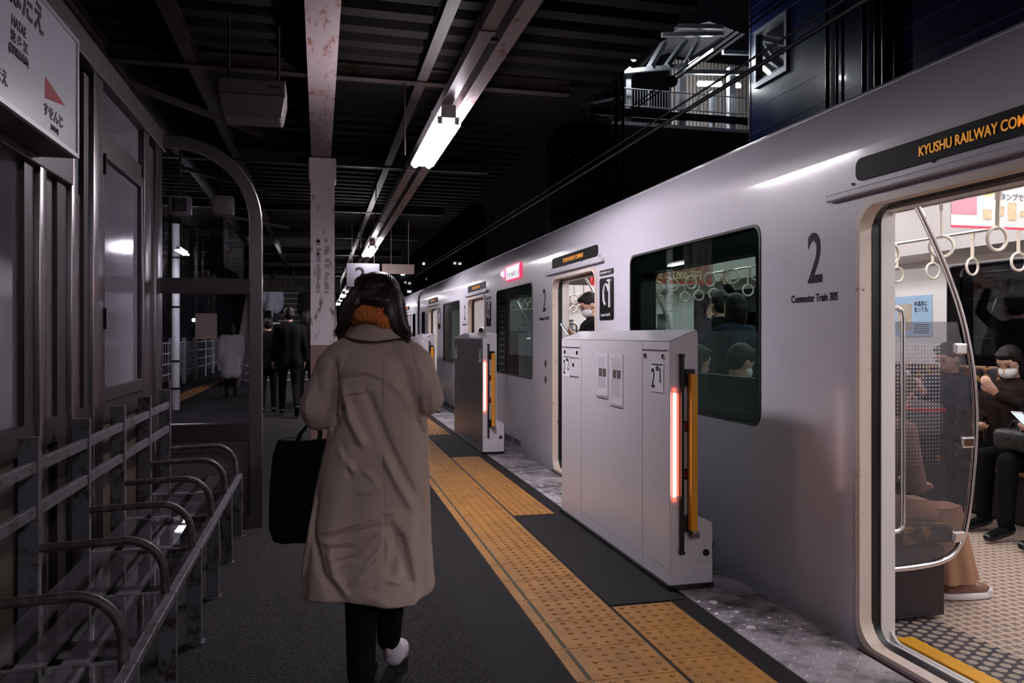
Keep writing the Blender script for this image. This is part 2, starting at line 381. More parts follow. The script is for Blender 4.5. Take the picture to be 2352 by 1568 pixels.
# lamp rail with the rust-stained channel and the fluorescent lamps
t = thing('lamp_rail', 'long rust-stained pinkish channel beam carrying the fluorescent lamps and cable trunking', 'beam', (.77, -3, 2.675))
MB().box((.09, 0, .05), (.17, 46, .13)).build('channel', mt['rustbeam'], t)
m = MB().box((-.035, 0, .035), (.035, 46, .10))
for i in range(28): m.box((-.04, i * 1.6 + .2, .03), (.04, i * 1.6 + .24, .105))
m.build('cable_trunking', M('dark trunking', (.12, .1, .115), .4, .5), t)
m = MB()
for i in range(28): m.bar((0, i * 1.6 + .4, .1), (.0, i * 1.6 + .4, .6), .03, .004); m.box((.03, i * 1.6 + .38, .06), (.1, i * 1.6 + .42, .075))
m.build('bracket', mt['beamdark'], t)
def lamp():
    t = thing('fluorescent_lamp', 'x', 'lamp', (0, 0, 0), 0)
    MB().box((-.045, -.02, .02), (.045, 1.32, .10), .006).build('housing', mt['white'], t)
    em = E_('lit fluorescent tube', (1, .93, 1), LAMP)
    for sx in (-1, 1):
        MB().tube([(sx * .052, .03, 0), (sx * .052, 1.27, 0)], .022, 12).build('tube', em, t, smooth=60)
        MB().box((sx * .052 - .014, .0, -.014), (sx * .052 + .014, .03, .03)).build('lamp_holder', mt['white'], t)
        MB().box((sx * .052 - .014, 1.27, -.014), (sx * .052 + .014, 1.3, .03)).build('lamp_holder', mt['white'], t)
    m = MB().box((-.086, .045, -.012), (.086, 1.255, .02), .01); m.build('diffuser', em, t)
    return t
L0 = lamp()
for i, lb in enumerate(('lit fluorescent lamp overhead, the big bright one nearest the viewer', 'second lit fluorescent lamp, small, above the platform number board', 'third lit fluorescent lamp far along the rail', 'fourth lit fluorescent lamp far along the rail',
                        'lit fluorescent lamp at the far end of the rail', 'lit fluorescent lamp on the rail behind the viewer')):
    o = L0 if i == 0 else copy_tree(L0)
    o.location = (.77, 4.76 + 7.1 * i if i < 5 else -2.2, 2.59); o['label'] = lb; o['group'] = 'fluorescent lamps on the rail'

o = copy_tree(L0); o.scale = (.6, .6, .6); o.location = (-2.15, 13.2, 2.62); o['label'] = 'slanting small lit lamp over the left platform edge, seen through the end screen'; del o['group']
MB().tube([(0, .6, .1), (0, .6, 1.12)], .01, 6).build('hanger', mt['beamdark'], o)
# hanging box under canopy
t = thing('ceiling_unit', 'white tapered box unit hanging under the dark canopy', 'ceiling unit', (-.40, 5.2, 2.63))
rings = []
for z, sx, sy in ((0, .165, .11), (.012, .175, .125), (.13, .197, .15), (.225, .197, .15)):
    rings.append([(a * sx, b * sy, z) for a, b in ((-1, -1), (1, -1), (1, 1), (-1, 1))])
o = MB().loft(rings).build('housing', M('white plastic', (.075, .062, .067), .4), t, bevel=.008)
MB().box((-.196, -.1515, .128), (.196, .1515, .132)).build('seam', mt['ink'], t)
MB().box((.10, -.152, .18), (.16, -.1505, .188)).build('name_plate', mt['ink'], t)
for sx in (-.15, .15): MB().tube([(sx, 0, .22), (sx, 0, .68)], .008, 8).build('hanger', mt['beamdark'], t)
# ------------------------------------------------------------------ train
XT = 2.20; CW = 2.9
XN, XFAR = 2.34, 4.96          # inner wall planes
ZC = 2.32                      # inner ceiling
mt['carwall'] = M('car lining', (.66, .64, .64), .35)
mt['carceil'] = M('car ceiling', (.72, .71, .72), .4)
mt['tint'] = glass('tinted train glass', (.46, .56, .53), .8)
mt['clear'] = glass('clear glass', (.95, .96, .96), .4)
mt['partition'] = glass_haze = glass('smoky partition glass', (.72, .71, .74), .9)
def haze_mix(m, col, f):
    N, L = nt(m); o = N['Material Output']; src = o.inputs[0].links[0].from_socket; d = N.new('ShaderNodeBsdfDiffuse'); d.inputs[0].default_value = (*col, 1)
    x = N.new('ShaderNodeMixShader'); x.inputs[0].default_value = f; L.new(src, x.inputs[1]); L.new(d.outputs[0], x.inputs[2]); L.new(x.outputs[0], o.inputs[0])
haze_mix(mt['partition'], (.35, .34, .37), .10)
mt['carlamp'] = E_('train lamp', (1, .97, .98), CARL)
def car_floor_mat():
    m = M('patterned car floor', (.5, .4, .34), .35); N, L = nt(m); b = N['Principled BSDF']
    g = N.new('ShaderNodeNewGeometry'); sp = N.new('ShaderNodeSeparateXYZ'); L.new(g.outputs['Position'], sp.inputs[0])
    def ma(op, a, b_=None, c=None):
        n = N.new('ShaderNodeMath'); n.operation = op
        for i, v in enumerate((a, b_, c)):
            if v is None: continue
            if isinstance(v, (int, float)): n.inputs[i].default_value = v
            else: L.new(v, n.inputs[i])
        return n.outputs[0]
    X, Y = sp.outputs[0], sp.outputs[1]
    # squares zone: grid rotated slightly, lighter lines
    p = .052
    def cell(v, pp, w_):
        f = ma('FRACT', ma('DIVIDE', v, pp)); return ma('GREATER_THAN', f, w_)
    sq = ma('MULTIPLY', cell(X, p, .30), cell(Y, p, .30))
    mx = N.new('ShaderNodeMix'); mx.data_type = 'RGBA'; L.new(sq, mx.inputs[0]); mx.inputs[6].default_value = (.56, .42, .35, 1); mx.inputs[7].default_value = (.27, .21, .165, 1)
    # dots zone, hex
    q = .058
    u = ma('DIVIDE', Y, q); v = ma('DIVIDE', X, q * .866)
    row = ma('FLOOR', v); off = ma('MULTIPLY', ma('MODULO', row, 2.0), .5)
    fu = ma('SUBTRACT', ma('FRACT', ma('ADD', u, off)), .5); fv = ma('MULTIPLY', ma('SUBTRACT', ma('FRACT', v), .5), .866)
    d = ma('ADD', ma('MULTIPLY', fu, fu), ma('MULTIPLY', fv, fv)); dd = ma('LESS_THAN', d, .125)
    m2 = N.new('ShaderNodeMix'); m2.data_type = 'RGBA'; L.new(dd, m2.inputs[0]); m2.inputs[6].default_value = (.075, .065, .08, 1); m2.inputs[7].default_value = (.42, .34, .27, 1)
    zone = ma('LESS_THAN', X, 2.705); m3 = N.new('ShaderNodeMix'); m3.data_type = 'RGBA'; L.new(zone, m3.inputs[0]); L.new(mx.outputs[2], m3.inputs[6]); L.new(m2.outputs[2], m3.inputs[7])
    border = ma('MULTIPLY', ma('GREATER_THAN', X, 2.705), ma('LESS_THAN', X, 2.725)); m4 = N.new('ShaderNodeMix'); m4.data_type = 'RGBA'
    L.new(border, m4.inputs[0]); L.new(m3.outputs[2], m4.inputs[6]); m4.inputs[7].default_value = (.56, .42, .35, 1)
    L.new(m4.outputs[2], b.inputs['Base Color']); return m
mt['carfloor'] = car_floor_mat()
def shoulder(n=16):
    pts = [(XT, 1.98)] if False else []
    a, b = .5, .40; zc = 2.06
    for k in range(n + 1):
        th = (pi / 2) * k / n; pts.append((XT + a * (1 - cos(th)), zc + b * sin(th)))
    pts += [(3.05, 2.50), (3.65, 2.52), (4.25, 2.50), (4.6, 2.47)]
    for k in range(n // 2, -1, -1):
        th = (pi / 2) * k / (n // 2); pts.append((XT + CW - a * (1 - cos(th)), zc + b * sin(th)))
    return pts
def shx(z):
    if z <= 2.06: return XT
    return XT + .5 * (1 - sqrt(max(0, 1 - ((z - 2.06) / .40) ** 2)))
ZD = 1.82; DW = 1.2
def doorc(yl, r=.10, g=0): return rrect(yl - DW - g, yl + g, -.002 - g, ZD + g, r)
def make_car(name, label, y0, y1, doors, wins, small, detail):
    t = thing(name, label, 'train car', (0, y0, -1.15))
    OFF = Vector((0, -y0, 1.15))
    def b(m, nm, mat, parent=None, smooth=None, bevel=None, lb=None):
        m.v = [tuple(Vector(v) + OFF) for v in m.v]; o = m.build(nm, mat, parent or t, smooth, bevel=bevel)
        if lb: o['label'] = lb
        return o
    def tx(nm, body, mat, size, o_, right, up, parent=None, **kw):
        return text(nm, body, mat, size, Vector(o_) + OFF, right, up, parent or t, **kw)
    # side skins (near side with openings, far side with the same)
    holes = [rrect(d - DW, d, 0, ZD, .11) for d in doors] + [rrect(a, c, .81, 1.855, .075) for a, c in wins] + [rrect(a, c, .95, 1.80, .05) for a, c in small]
    outer = [(y0, -.16), (y1, -.16), (y1, 2.06), (y0, 2.06)]
    m = plate(outer, holes, XT, XT + .025); b(m, 'side_wall', mt['train'])
    holes2 = [rrect(a, c, .95, 1.83, .075) for a, c in wins + small]
    b(plate(outer, holes2, XT + CW - .025, XT + CW), 'side_wall', mt['train'])
    sp = shoulder(); m = MB(); n = len(sp)
    ends = [y0, y0 + .05] + [y0 + .05 + (y1 - y0 - .1) * k / 8 for k in range(1, 8)] + [y1 - .05, y1]
    for i, y in enumerate(ends):
        m.v += [(x, y, z) for x, z in sp]
    for i in range(len(ends) - 1):
        for k_ in range(n - 1): m.f.append((i * n + k_, (i + 1) * n + k_, (i + 1) * n + k_ + 1, i * n + k_ + 1))
    nn = len(m.v); m.v += [(3.65 + (v[0] - 3.65) * .985, v[1], v[2] - .02) for v in m.v]; m.f += [tuple(reversed([i + nn for i in f])) for f in list(m.f)]
    o = b(m, 'roof_shell', mt['train'], smooth=50)
    for yy_ in (y0, y1):   # end walls
        e = MB(); pts = [(XT, -.16)] + sp + [(XT + CW, -.16)]
        e.v = [(x, yy_, z) for x, z in pts] + [(x, yy_ + (.04 if yy_ == y0 else -.04), z) for x, z in pts]; q = len(pts)
        e.f = [tuple(range(q)), tuple(reversed(range(q, 2 * q)))] + [(k_, (k_ + 1) % q, (k_ + 1) % q + q, k_ + q) for k_ in range(q)]
        b(e, 'end_wall', mt['train'])
    # roof equipment
    rum = M('roof unit', (.06, .055, .06), .6)
    for yy_ in range(int(y0) + 2, int(y1) - 1, 4): b(MB().box((3.3, yy_, 2.48), (4.2, yy_ + 2.4, 2.70), .04), 'roof_unit', rum)
    b(MB().box((XT + .03, y0 + .02, -.22), (XT + CW - .03, y1 - .02, -.02)), 'floor_pan', mt['blackgloss'])
    b(MB().box((XT + .17, y0 + .05, -.03), (XFAR, y1 - .05, 0)), 'floor', mt['carfloor'])
    b(MB().box((XT + .15, y0 + .05, ZC), (XFAR + .1, y1 - .05, ZC + .03)), 'ceiling_panel', mt['carceil'])
    # inner linings
    hin = [rrect(d - DW, d, 0, ZD, .09) for d in doors] + [rrect(a + .07, c - .14, .86, 1.72, .05) for a, c in wins + small]
    b(plate([(y0 + .05, -.01), (y1 - .05, -.01), (y1 - .05, 1.92), (y0 + .05, 1.92)], hin, XN - .01, XN), 'wall_lining', mt['carwall'])
    hin = [rrect(d - DW + .05, d - .05, .75, 1.6, .05) for d in doors] + [rrect(a, c, .86, 1.83, .05) for a, c in wins + small]
    b(plate([(y0 + .05, -.01), (y1 - .05, -.01), (y1 - .05, 1.92), (y0 + .05, 1.92)], hin, XFAR, XFAR + .01), 'wall_lining', mt['carwall'])
    for sgn, xw in ((1, XN), (-1, XFAR)):   # sloped panels over the windows
        m = MB(); q = [(xw, 1.90), (xw + sgn * .30, 1.93), (xw + sgn * .42, 2.18), (xw + sgn * .62, ZC), (xw, ZC)]
        if sgn > 0: q = [(xw, 1.90), (xw + .08, 1.92), (xw + .30, 2.18), (xw + .5, ZC), (xw, ZC)]
        m.v = [(x, y0 + .06, z) for x, z in q] + [(x, y1 - .06, z) for x, z in q]; m.f = [(i, (i + 1) % 5, (i + 1) % 5 + 5, i + 5) for i in range(5)] + [(0, 1, 2, 3, 4), (9, 8, 7, 6, 5)]
        b(m, 'overhead_panel', mt['carwall'], smooth=30)
    for xl in (3.22, 4.10):
        seg = y0 + .4
        while seg < y1 - 1.3:
            b(MB().box((xl - .05, seg, ZC - .035), (xl + .05, seg + 1.16, ZC - .002), .008), 'ceiling_lamp', mt['carlamp']); seg += 1.28 if detail else 2.5
    # openings
    for di, d in enumerate(doors):
        c0 = rrect(d - DW + .004, d - .004, .004, ZD - .004, .10)
        b(ring(c0, XT - .012, XT + .048, .026), 'door_frame', mt['cream'], smooth=40)
        b(ring(rrect(d - DW + .007, d - .007, .004, ZD - .007, .085), XT + .046, XT + .085, .03), 'door_seal', mt['black'], smooth=40)
        b(ring(rrect(d - DW + .010, d - .015, -.002, ZD - .022, .02), XT + .085, XN + .012, .03), 'door_post', mt['white'], smooth=40)
        b(MB().box((XT - .03, d - DW - .2, ZD + .045), (XT + .02, d + .2, ZD + .075), .006), 'drip_rail', mt['train'])
        for k_ in range(4): b(MB().tube([(XT - .002, d - DW - .1 + k_ * .45, ZD + .1), (XT - .006, d - DW - .1 + k_ * .45, ZD + .1)], .006, 8), 'rivet', mt['beamdark'])
        # sill
        b(MB().box((XT - .03, d - DW + .01, -.05), (XT + .055, d - .01, -.012), .004), 'door_sill', M('brown sill', (.11, .075, .085), .4, .3))
        b(MB().box((XT + .07, d - DW + .01, -.04), (XT + .16, d - .01, -.006)), 'sill_track', mt['dark_alu'])
        b(MB().box((XT + .085, d - DW + .01, -.01), (XT + .10, d - .01, .004)), 'sill_track', mt['steel'])
        b(MB().box((XT + .158, d - DW + .01, -.02), (2.44, d - .01, .006), .003), 'yellow_threshold', mt['yellow_line'])
        # sign strip
        zs0, zs1 = 1.925, 2.02; sp_ = rrect(d - DW - .05, d + .03, zs0, zs1, .035, 5)
        m = plate(sp_, [], 0, 1, lambda x, y, z: (shx(z) - .006 + .012 * x, y, z))
        so = b(m, 'sign_strip', M('matt black strip', (.006, .006, .007), .6, spec=.2))
        tx('lettering', 'KYUSHU RAILWAY COMPANY', mt['amber'], .053, (shx(1.97) - .009, d - .33, 1.953), (0, -1, 0), (0, 0, 1), so, sx=.79, bold=.0006)
    for i, (a, c) in enumerate(wins + small):
        z0, z1 = (.81, 1.855) if (a, c) in wins else (.95, 1.80)
        fr = b(ring(rrect(a + .012, c - .012, z0 + .012, z1 - .012, .065), XT - .004, XT + .03, .014), 'window', mt['black'], smooth=40)
        g = b(plate(rrect(a + .012, c - .012, z0 + .012, z1 - .012, .065), [], XT + .010, XT + .014), 'window_pane', mt['tint'], fr)
        rv = b(ring(rrect(a + .075, c - .145, z0 + .055, 1.715, .05), XT + .02, XN - .004, .004), 'window_reveal', mt['black'], fr)
        # black border plate behind the pane, around the clear opening
        b(plate(rrect(a + .01, c - .01, z0 + .01, z1 - .01, .065), [rrect(a + .075, c - .145, z0 + .055, 1.715, .05)], XT + .018, XT + .022), 'dark_border', mt['black'], fr)
        fo = b(ring(rrect(a, c, .95, 1.83, .06), XFAR - .004, XT + CW, .01), 'window', mt['dark_alu'])
        b(plate(rrect(a, c, .95, 1.83, .06), [], XT + CW - .02, XT + CW - .016), 'window_pane', mt['clear'], fo)
    for d in doors:   # far doors, closed
        for a, c in ((d - DW + .01, d - DW / 2 - .004), (d - DW / 2 + .004, d - .01)):
            do = b(plate([(a, 0), (c, 0), (c, 1.85), (a, 1.85)], [rrect(a + .08, c - .08, .8, 1.62, .05)], XFAR + .012, XFAR + .04), 'far_door', mt['carwall'])
            b(plate(rrect(a + .08, c - .08, .8, 1.62, .05), [], XFAR + .02, XFAR + .024), 'door_pane', mt['clear'], do)
    # exterior markings
    for d in doors:
        n_ = tx('car_number', '2', mt['ink'], .325, (XT - .001, d + .375, 1.523), (0, -1, 0), (0, 0, 1), sx=.72, bold=.003)
        if d < 13: tx('lettering', 'Commuter Train 305', mt['ink'], .050, (XT - .001, d + .50, 1.435), (0, -1, 0), (0, 0, 1), sx=.80, bold=.0008)
        # black panel with monogram at the other side of the door
        cy0, cy1 = d - DW - .40, d - DW - .09
        p_ = b(plate(rrect(cy0, cy1, 1.40, 1.735, .02), [], XT - .003, XT + .001), 'monogram_panel', mt['blackgloss'])
        b(plate(rrect(cy0, cy1, 1.755, 1.80, .012), [], XT - .003, XT + .001), 'name_panel', mt['blackgloss'])
        if d < 9:
            tx('lettering', 'KYUSHU RAILWAY COMPANY', mt['paper'], .024, (XT - .004, cy1 - .012, 1.769), (0, -1, 0), (0, 0, 1), p_, sx=.75)
            tx('lettering', 'Commuter Train 305', mt['paper'], .034, (XT - .004, cy1 - .03, 1.432), (0, -1, 0), (0, 0, 1), p_, sx=.70)
        mono = MB(); C0 = Vector((XT - .005, cy1 - .15, 1.60)); r_ = .075
        mono.tube([C0 + Vector((0, -r_ * .75 * cos(a_), r_ * 1.1 * sin(a_))) for a_ in [radians(v) for v in range(20, 270, 18)]], .009, 6)
        mono.tube([C0 + Vector((0, -.075, .11)), C0 + Vector((0, -.075, -.10))], .009, 6)
        mono.tube([C0 + Vector((0, -.035, .11)), C0 + Vector((0, -.11, .11))], .009, 6)
        b(mono, 'monogram', mt['paper'], p_)
        for z in (1.0, .84):
            if d > 3: b(MB().ell((XT, d + .27, z), (.010, .030, .04)), 'door_button', mt['dark_alu'])
    return t, b, tx, OFF
DOORS = [2.83 + 4.43 * k for k in range(-1, 4)]
WINS = [(3.60 + 4.43 * k, 5.335 + 4.43 * k) for k in range(0, 3)]
car, cb, ctx_, OFF = make_car('train_car', 'white commuter train car with open lit doors and dark windows, filling the right side', -2.95, 17.62, DOORS, WINS, [(16.72, 17.28)], True)
for d in DOORS[1:4]:
    ctx_('lettering', 'KYUSHU RAILWAY COMPANY', mt['ink'], .105, (XT - .001, d + 2.37, .02), (0, -1, 0), (0, 0, 1), sx=.78)
# shift the first line so that it ends where the photograph's does
# LED destination display by the second window
dp = cb(plate(rrect(8.50, 9.16, 1.93, 2.10, .01), [], 0, 1, lambda x, y, z: (shx(z) - .02 + .04 * x, y, z)), 'destination_display', M('display red frame', (.1, .0, .01), .4, emit=(1, .02, .08), es=1.6))
cb(plate(rrect(8.53, 9.13, 1.945, 2.085, .005), [], 0, 1, lambda x, y, z: (shx(z) - .024 + .003 * x, y, z)), 'display_screen', E_('display white', (.95, .9, 1), .9), dp)
ctx_('lettering', '快速 福岡空港', M('display letters', (.08, .03, .1), .5), .11, (shx(2.0) - .03, 9.11, 1.965), (0, -1, 0), (.12, 0, 1), dp, sx=.9)
cb(MB().ell((shx(2.05) - .01, 9.36, 2.03), (.03, .035, .035)), 'side_lamp', E_('red side lamp', (1, .05, .15), 12))
# second car
car2, cb2, ctx2, OFF2 = make_car('train_car', 'white coupled train car at the far end, beyond the gangway gap', 18.0, 38.0, [20.9, 25.3, 29.7, 34.1], [(21.7, 23.3), (26.1, 27.8)], [(18.45, 19.0)], False)
cb2(MB().box((XT + .12, 17.62, -.1), (XT + CW - .12, 18.0, 2.35)), 'gangway', mt['blackgloss'])

# ---- interior fittings of the near car
def arc(c, r, a0, a1, n, ax='xz'):
    out = []
    for k in range(n + 1):
        a = radians(a0 + (a1 - a0) * k / n); out.append((c[0] + r * cos(a), c[1], c[2] + r * sin(a)))
    return out
for d in DOORS[1:4]:
    yp = d + .10
    for (y_, main) in ((yp, True), (d - DW - .10, False)):
        # glass wind screen beside the door with its curved chrome tube
        prof = [(2.36, .27), (2.60, .275), (2.73, .31), (2.795, .40), (2.83, .60), (2.85, .9), (2.82, 1.16), (2.77, 1.34), (2.36, 1.34)]
        m = MB(); m.v = [(x, y_ - .004, z) for x, z in prof] + [(x, y_ + .004, z) for x, z in prof]; q = len(prof)
        m.f = [tuple(range(q)), tuple(reversed(range(q, 2 * q)))] + [(i, (i + 1) % q, (i + 1) % q + q, i + q) for i in range(q)]
        po = cb(m, 'wind_screen', mt['partition'])
        path = [(2.36, y_, .255), (2.58, y_, .26), (2.72, y_, .285), (2.79, y_, .35), (2.825, y_, .45), (2.855, y_, .65), (2.872, y_, .9), (2.855, y_, 1.12), (2.80, y_, 1.36), (2.71, y_, 1.58), (2.58, y_, 1.82), (2.50, y_, 1.93)]
        sm = []
        for i in range(len(path) - 1):
            P0 = Vector(path[max(i - 1, 0)]); P1 = Vector(path[i]); P2 = Vector(path[i + 1]); P3 = Vector(path[min(i + 2, len(path) - 1)])
            for k_ in range(4):
                s_ = k_ / 4; sm.append(.5 * ((2 * P1) + (P2 - P0) * s_ + (2 * P0 - 5 * P1 + 4 * P2 - P3) * s_ * s_ + (3 * P1 - P0 - 3 * P2 + P3) * s_ ** 3))
        sm.append(Vector(path[-1]))
        cb(MB().tube(sm, .013, 12), 'grab_rail', mt['chrome'], smooth=60)
        for z_, x_ in ((1.22, 2.80), (.80, 2.84), (.38, 2.79)):
            cb(MB().box((x_ - .045, y_ - .012, z_ - .025), (x_ + .02, y_ + .012, z_ + .025), .008), 'clamp', mt['chrome'], po)
        if main:   # dot screen print and lettering
            m = MB()
            for i in range(15):
                for j in range(34):
                    f_ = 1 - j / 44; s_ = .0045 * f_
                    if s_ < .0012: continue
                    x_ = 2.44 + i * .0165; z_ = 1.24 - j * .0165
                    m.add([(x_ - s_, y_ - .006, z_ - s_), (x_ + s_, y_ - .006, z_ - s_), (x_ + s_, y_ - .006, z_ + s_), (x_ - s_, y_ - .006, z_ + s_)], [(0, 1, 2, 3)])
            cb(m, 'dot_print', M('grey print', (.5, .5, .55), .6), po)
            for i, ch in enumerate('COMMUTER TRAIN'):
                ctx_('lettering', ch, M('print ink', (.07, .06, .07), .6), .024, (2.755, y_ - .0065, 1.10 - i * .036), (1, 0, 0), (0, 0, 1), po)
        hx = 2.40; s0 = -1 if main else 1
        hp = [(2.36, y_ + s0 * .045, 1.40), (hx + .02, y_ + s0 * .045, 1.40), (hx + .045, y_ + s0 * .045, 1.385), (hx + .05, y_ + s0 * .045, 1.36), (hx + .05, y_ + s0 * .045, .48), (hx + .045, y_ + s0 * .045, .45), (hx + .02, y_ + s0 * .045, .435), (2.36, y_ + s0 * .045, .435)]
        cb(MB().tube(hp, .011, 10), 'door_handrail', mt['chrome'], smooth=60)
# longitudinal strap rails, straps
for xr in (3.1, 4.2):
    cb(MB().tube([(xr, -2.5, 1.965), (xr, 17.2, 1.965)], .012, 10), 'strap_rail', mt['chrome'], smooth=60)
mt['strap'] = M('cream strap', (.62, .55, .46), .6); mt['ringm'] = M('cream ring', (.68, .62, .54), .35)
sb = MB(); sb.box((-.011, -.003, -.17), (.011, .003, .012)); sb.box((-.014, -.006, -.04), (.014, .006, 0))
s_me = None; rg = MB(); rg.tube([(.0, .055 * sin(2 * pi * k_ / 20), -.225 + .055 * cos(2 * pi * k_ / 20)) for k_ in range(20)] + [(.0, 0, -.17)], .0085, 8, cap=False)
strap0 = sb.build('hand_strap', mt['strap'], car); ring0 = rg.build('ring', mt['ringm'], strap0, smooth=60)
first = True
for xr, offy in ((3.1, .28), (4.2, .16)):
    y_ = offy + 1.0
    while y_ < 13.5:
        if first: s_ = strap0; first = False
        else:
            s_ = strap0.copy(); COL.objects.link(s_); r2 = ring0.copy(); COL.objects.link(r2); r2.parent = s_
        s_.location = Vector((xr, y_, 1.96)) + OFF; s_.rotation_euler = (0, random.uniform(-.04, .04), radians(random.choice((90, 80, 100, 60)))); y_ += .35
# stripe luggage rack near the door top
for d in DOORS[1:3]:
    m = MB()
    for k_ in range(5): m.tube([(2.42 + k_ * .055, d + .12, 1.90), (2.42 + k_ * .055, d + 3.1, 1.90)], .006, 6)
    m.box((2.38, d + .1, 1.885), (2.70, d + .13, 1.915)); m.box((2.38, d + 3.08, 1.885), (2.70, d + 3.11, 1.915))
    cb(m, 'luggage_rack', mt['chrome'])
# seats
def seatcloth():
    m = M('patterned moquette', (.1, .06, .03), .9, bump=.3, bs=60); N, L = nt(m); b = N['Principled BSDF']; tc = N.new('ShaderNodeTexCoord')
    v = N.new('ShaderNodeTexVoronoi'); v.inputs['Scale'].default_value = 22
    cr = N.new('ShaderNodeValToRGB'); e = cr.color_ramp; e.interpolation = 'CONSTANT'
    e.elements[0].color = (.02, .015, .02, 1); e.elements[1].position = .35; e.elements[1].color = (.35, .17, .03, 1)
    x = e.elements.new(.5); x.color = (.10, .03, .02, 1); x = e.elements.new(.7); x.color = (.02, .018, .025, 1)
    L.new(tc.outputs['Object'], v.inputs['Vector']); L.new(v.outputs['Color'], cr.inputs[0]); L.new(cr.outputs[0], b.inputs['Base Color']); return m
mt['moq'] = seatcloth(); mt['seatwood'] = M('seat wood', (.30, .17, .09), .4)
for d in DOORS[0:3]:
    ya, yb = d + .14, d + 3.09
    for side in (0, 1):
        sg = 1 if side == 0 else -1; xb = XN if side == 0 else XFAR
        m = MB(); m.box(tuple(sorted((xb, xb + sg * .46)))[:1] + (ya, .34), (max(xb, xb + sg * .46), yb, .42), .02)
        so = cb(m, 'bench', mt['moq'])
        n_ = 6
        for k_ in range(n_):
            a = ya + (yb - ya) * k_ / n_ + .012; c = ya + (yb - ya) * (k_ + 1) / n_ - .012
            x0_, x1_ = sorted((xb + sg * .015, xb + sg * .075))
            cb(MB().box((x0_, a, .44), (x1_, c, 1.03), .02), 'seat_back', mt['moq'], so)
            x0_, x1_ = sorted((xb + sg * .004, xb + sg * .018))
            cb(MB().box((x0_, a - .004, .43), (x1_, c + .004, 1.045), .006), 'back_shell', mt['seatwood'] if side else mt['dark_alu'], so)
        x0_, x1_ = sorted((xb + sg * .05, xb + sg * .40)); cb(MB().box((x0_, ya, .02), (x1_, yb, .33)), 'heater_box', mt['dark_alu'], so)
# poster on the far wall, banners
m = plate(rrect(5.50, 5.93, 1.27, 1.62, .005), [], XFAR - .006, XFAR - .002); po = cb(m, 'poster', M('blue poster', (.30, .45, .62), .4, var=.15, vs=4))
cb(MB().box((XFAR - .008, 5.73, 1.33), (XFAR - .006, 5.90, 1.55)), 'picture', M('poster picture', (.42, .36, .28), .5, var=.6, vs=12), po)
ctx_('lettering', '中高年に\nなっても', mt['ink'], .05, (XFAR - .008, 5.70, 1.53), (0, -1, 0), (0, 0, 1), po, sx=.8)
m = MB()
for k_ in range(5): m.box((XFAR - .008, 5.53, 1.30 + k_ * .017), (XFAR - .0065, 5.70, 1.306 + k_ * .017))
cb(m, 'lettering', mt['ink'], po)
def banner(y_, x0_, x1_, z0_, z1_, col, lab_):
    o = thing('hanging_banner', lab_, 'advertisement', (x0_, y_, z0_)); return o
bo = thing('hanging_banner', 'pastel paper advert hanging from the train ceiling in the open near door', 'advertisement', (3.18, 3.4, 1.84))
W_ = .80; H_ = .335
MB().box((0, 0, 0), (W_, .004, H_)).build('sheet', M('pastel banner paper', (.78, .74, .72), .6), bo)
MB().box((0, -.002, 0), (W_, 0, .012)).build('red_edge', M('banner red', (.75, .06, .12), .6), bo)
MB().box((.0, -.002, .07), (.16, 0, .19)).build('pink_block', M('banner pink', (.75, .28, .33), .6), bo)
m = MB()
for k_ in range(3): m.ell((.30 + k_ * .19, -.001, .265), (.035, .0015, .035))
m.build('round_pictures', M('banner pictures', (.30, .52, .72), .6, var=.3, vs=20), bo)
MB().ell((.225, -.001, .2), (.05, .0015, .03)).build('yellow_bubble', M('banner yellow', (.85, .66, .25), .6), bo)
bsm = M('banner small', (.80, .55, .35), .6, var=.4, vs=30)
for k_ in range(7): MB().box((.20 + k_ * .08, -.002, .05 + .02 * (k_ % 2)), (.25 + k_ * .08, 0, .10 + .02 * (k_ % 3)), .004).build('small_picture', bsm, bo)
text('lettering', 'スタンプでもれなく1本無料!', M('banner ink', (.08, .12, .2), .6), .042, (.27, -.003, .155), (1, 0, 0), (0, 0, 1), bo, sx=.9)
for x_ in (.05, W_ - .05): MB().box((x_, 0, H_), (x_ + .02, .006, ZC - 1.84)).build('hanger_clip', mt['white'], bo)
bo = thing('hanging_banner', 'dark red advert banner with large pale characters seen through the big train window', 'advertisement', (3.05, 7.15, 1.79))
MB().box((0, 0, 0), (.78, .004, .26)).build('sheet', M('dark red banner paper', (.30, .10, .07), .6), bo)
MB().box((0, -.002, 0), (.78, 0, .02)).build('red_edge', M('banner red', (.6, .05, .07), .6), bo)
text('lettering', '億円ミニ5,000万円', M('banner gold', (.75, .60, .35), .5), .10, (.02, -.003, .05), (1, 0, 0), (0, 0, 1), bo, sx=.78, bold=.003)
for x_ in (.05, .70): MB().box((x_, 0, .26), (x_ + .02, .006, ZC - 1.79)).build('hanger_clip', mt['white'], bo)
bo = thing('hanging_banner', 'red and black advert seen at the top of the second open door', 'advertisement', (2.75, 8.6, 1.86))
MB().box((0, 0, 0), (.30, .004, .3)).build('sheet', M('black banner paper', (.03, .02, .02), .6), bo)
MB().box((.30, 0, 0), (.62, .004, .3)).build('red_panel', M('banner red', (.7, .04, .07), .6), bo)
text('lettering', '年末ジャンボ', M('banner gold', (.75, .60, .35), .5), .055, (.01, -.003, .18), (1, 0, 0), (0, 0, 1), bo, sx=.85)
for x_ in (.05, .50): MB().box((x_, 0, .3), (x_ + .02, .006, ZC - 1.86)).build('hanger_clip', mt['white'], bo)

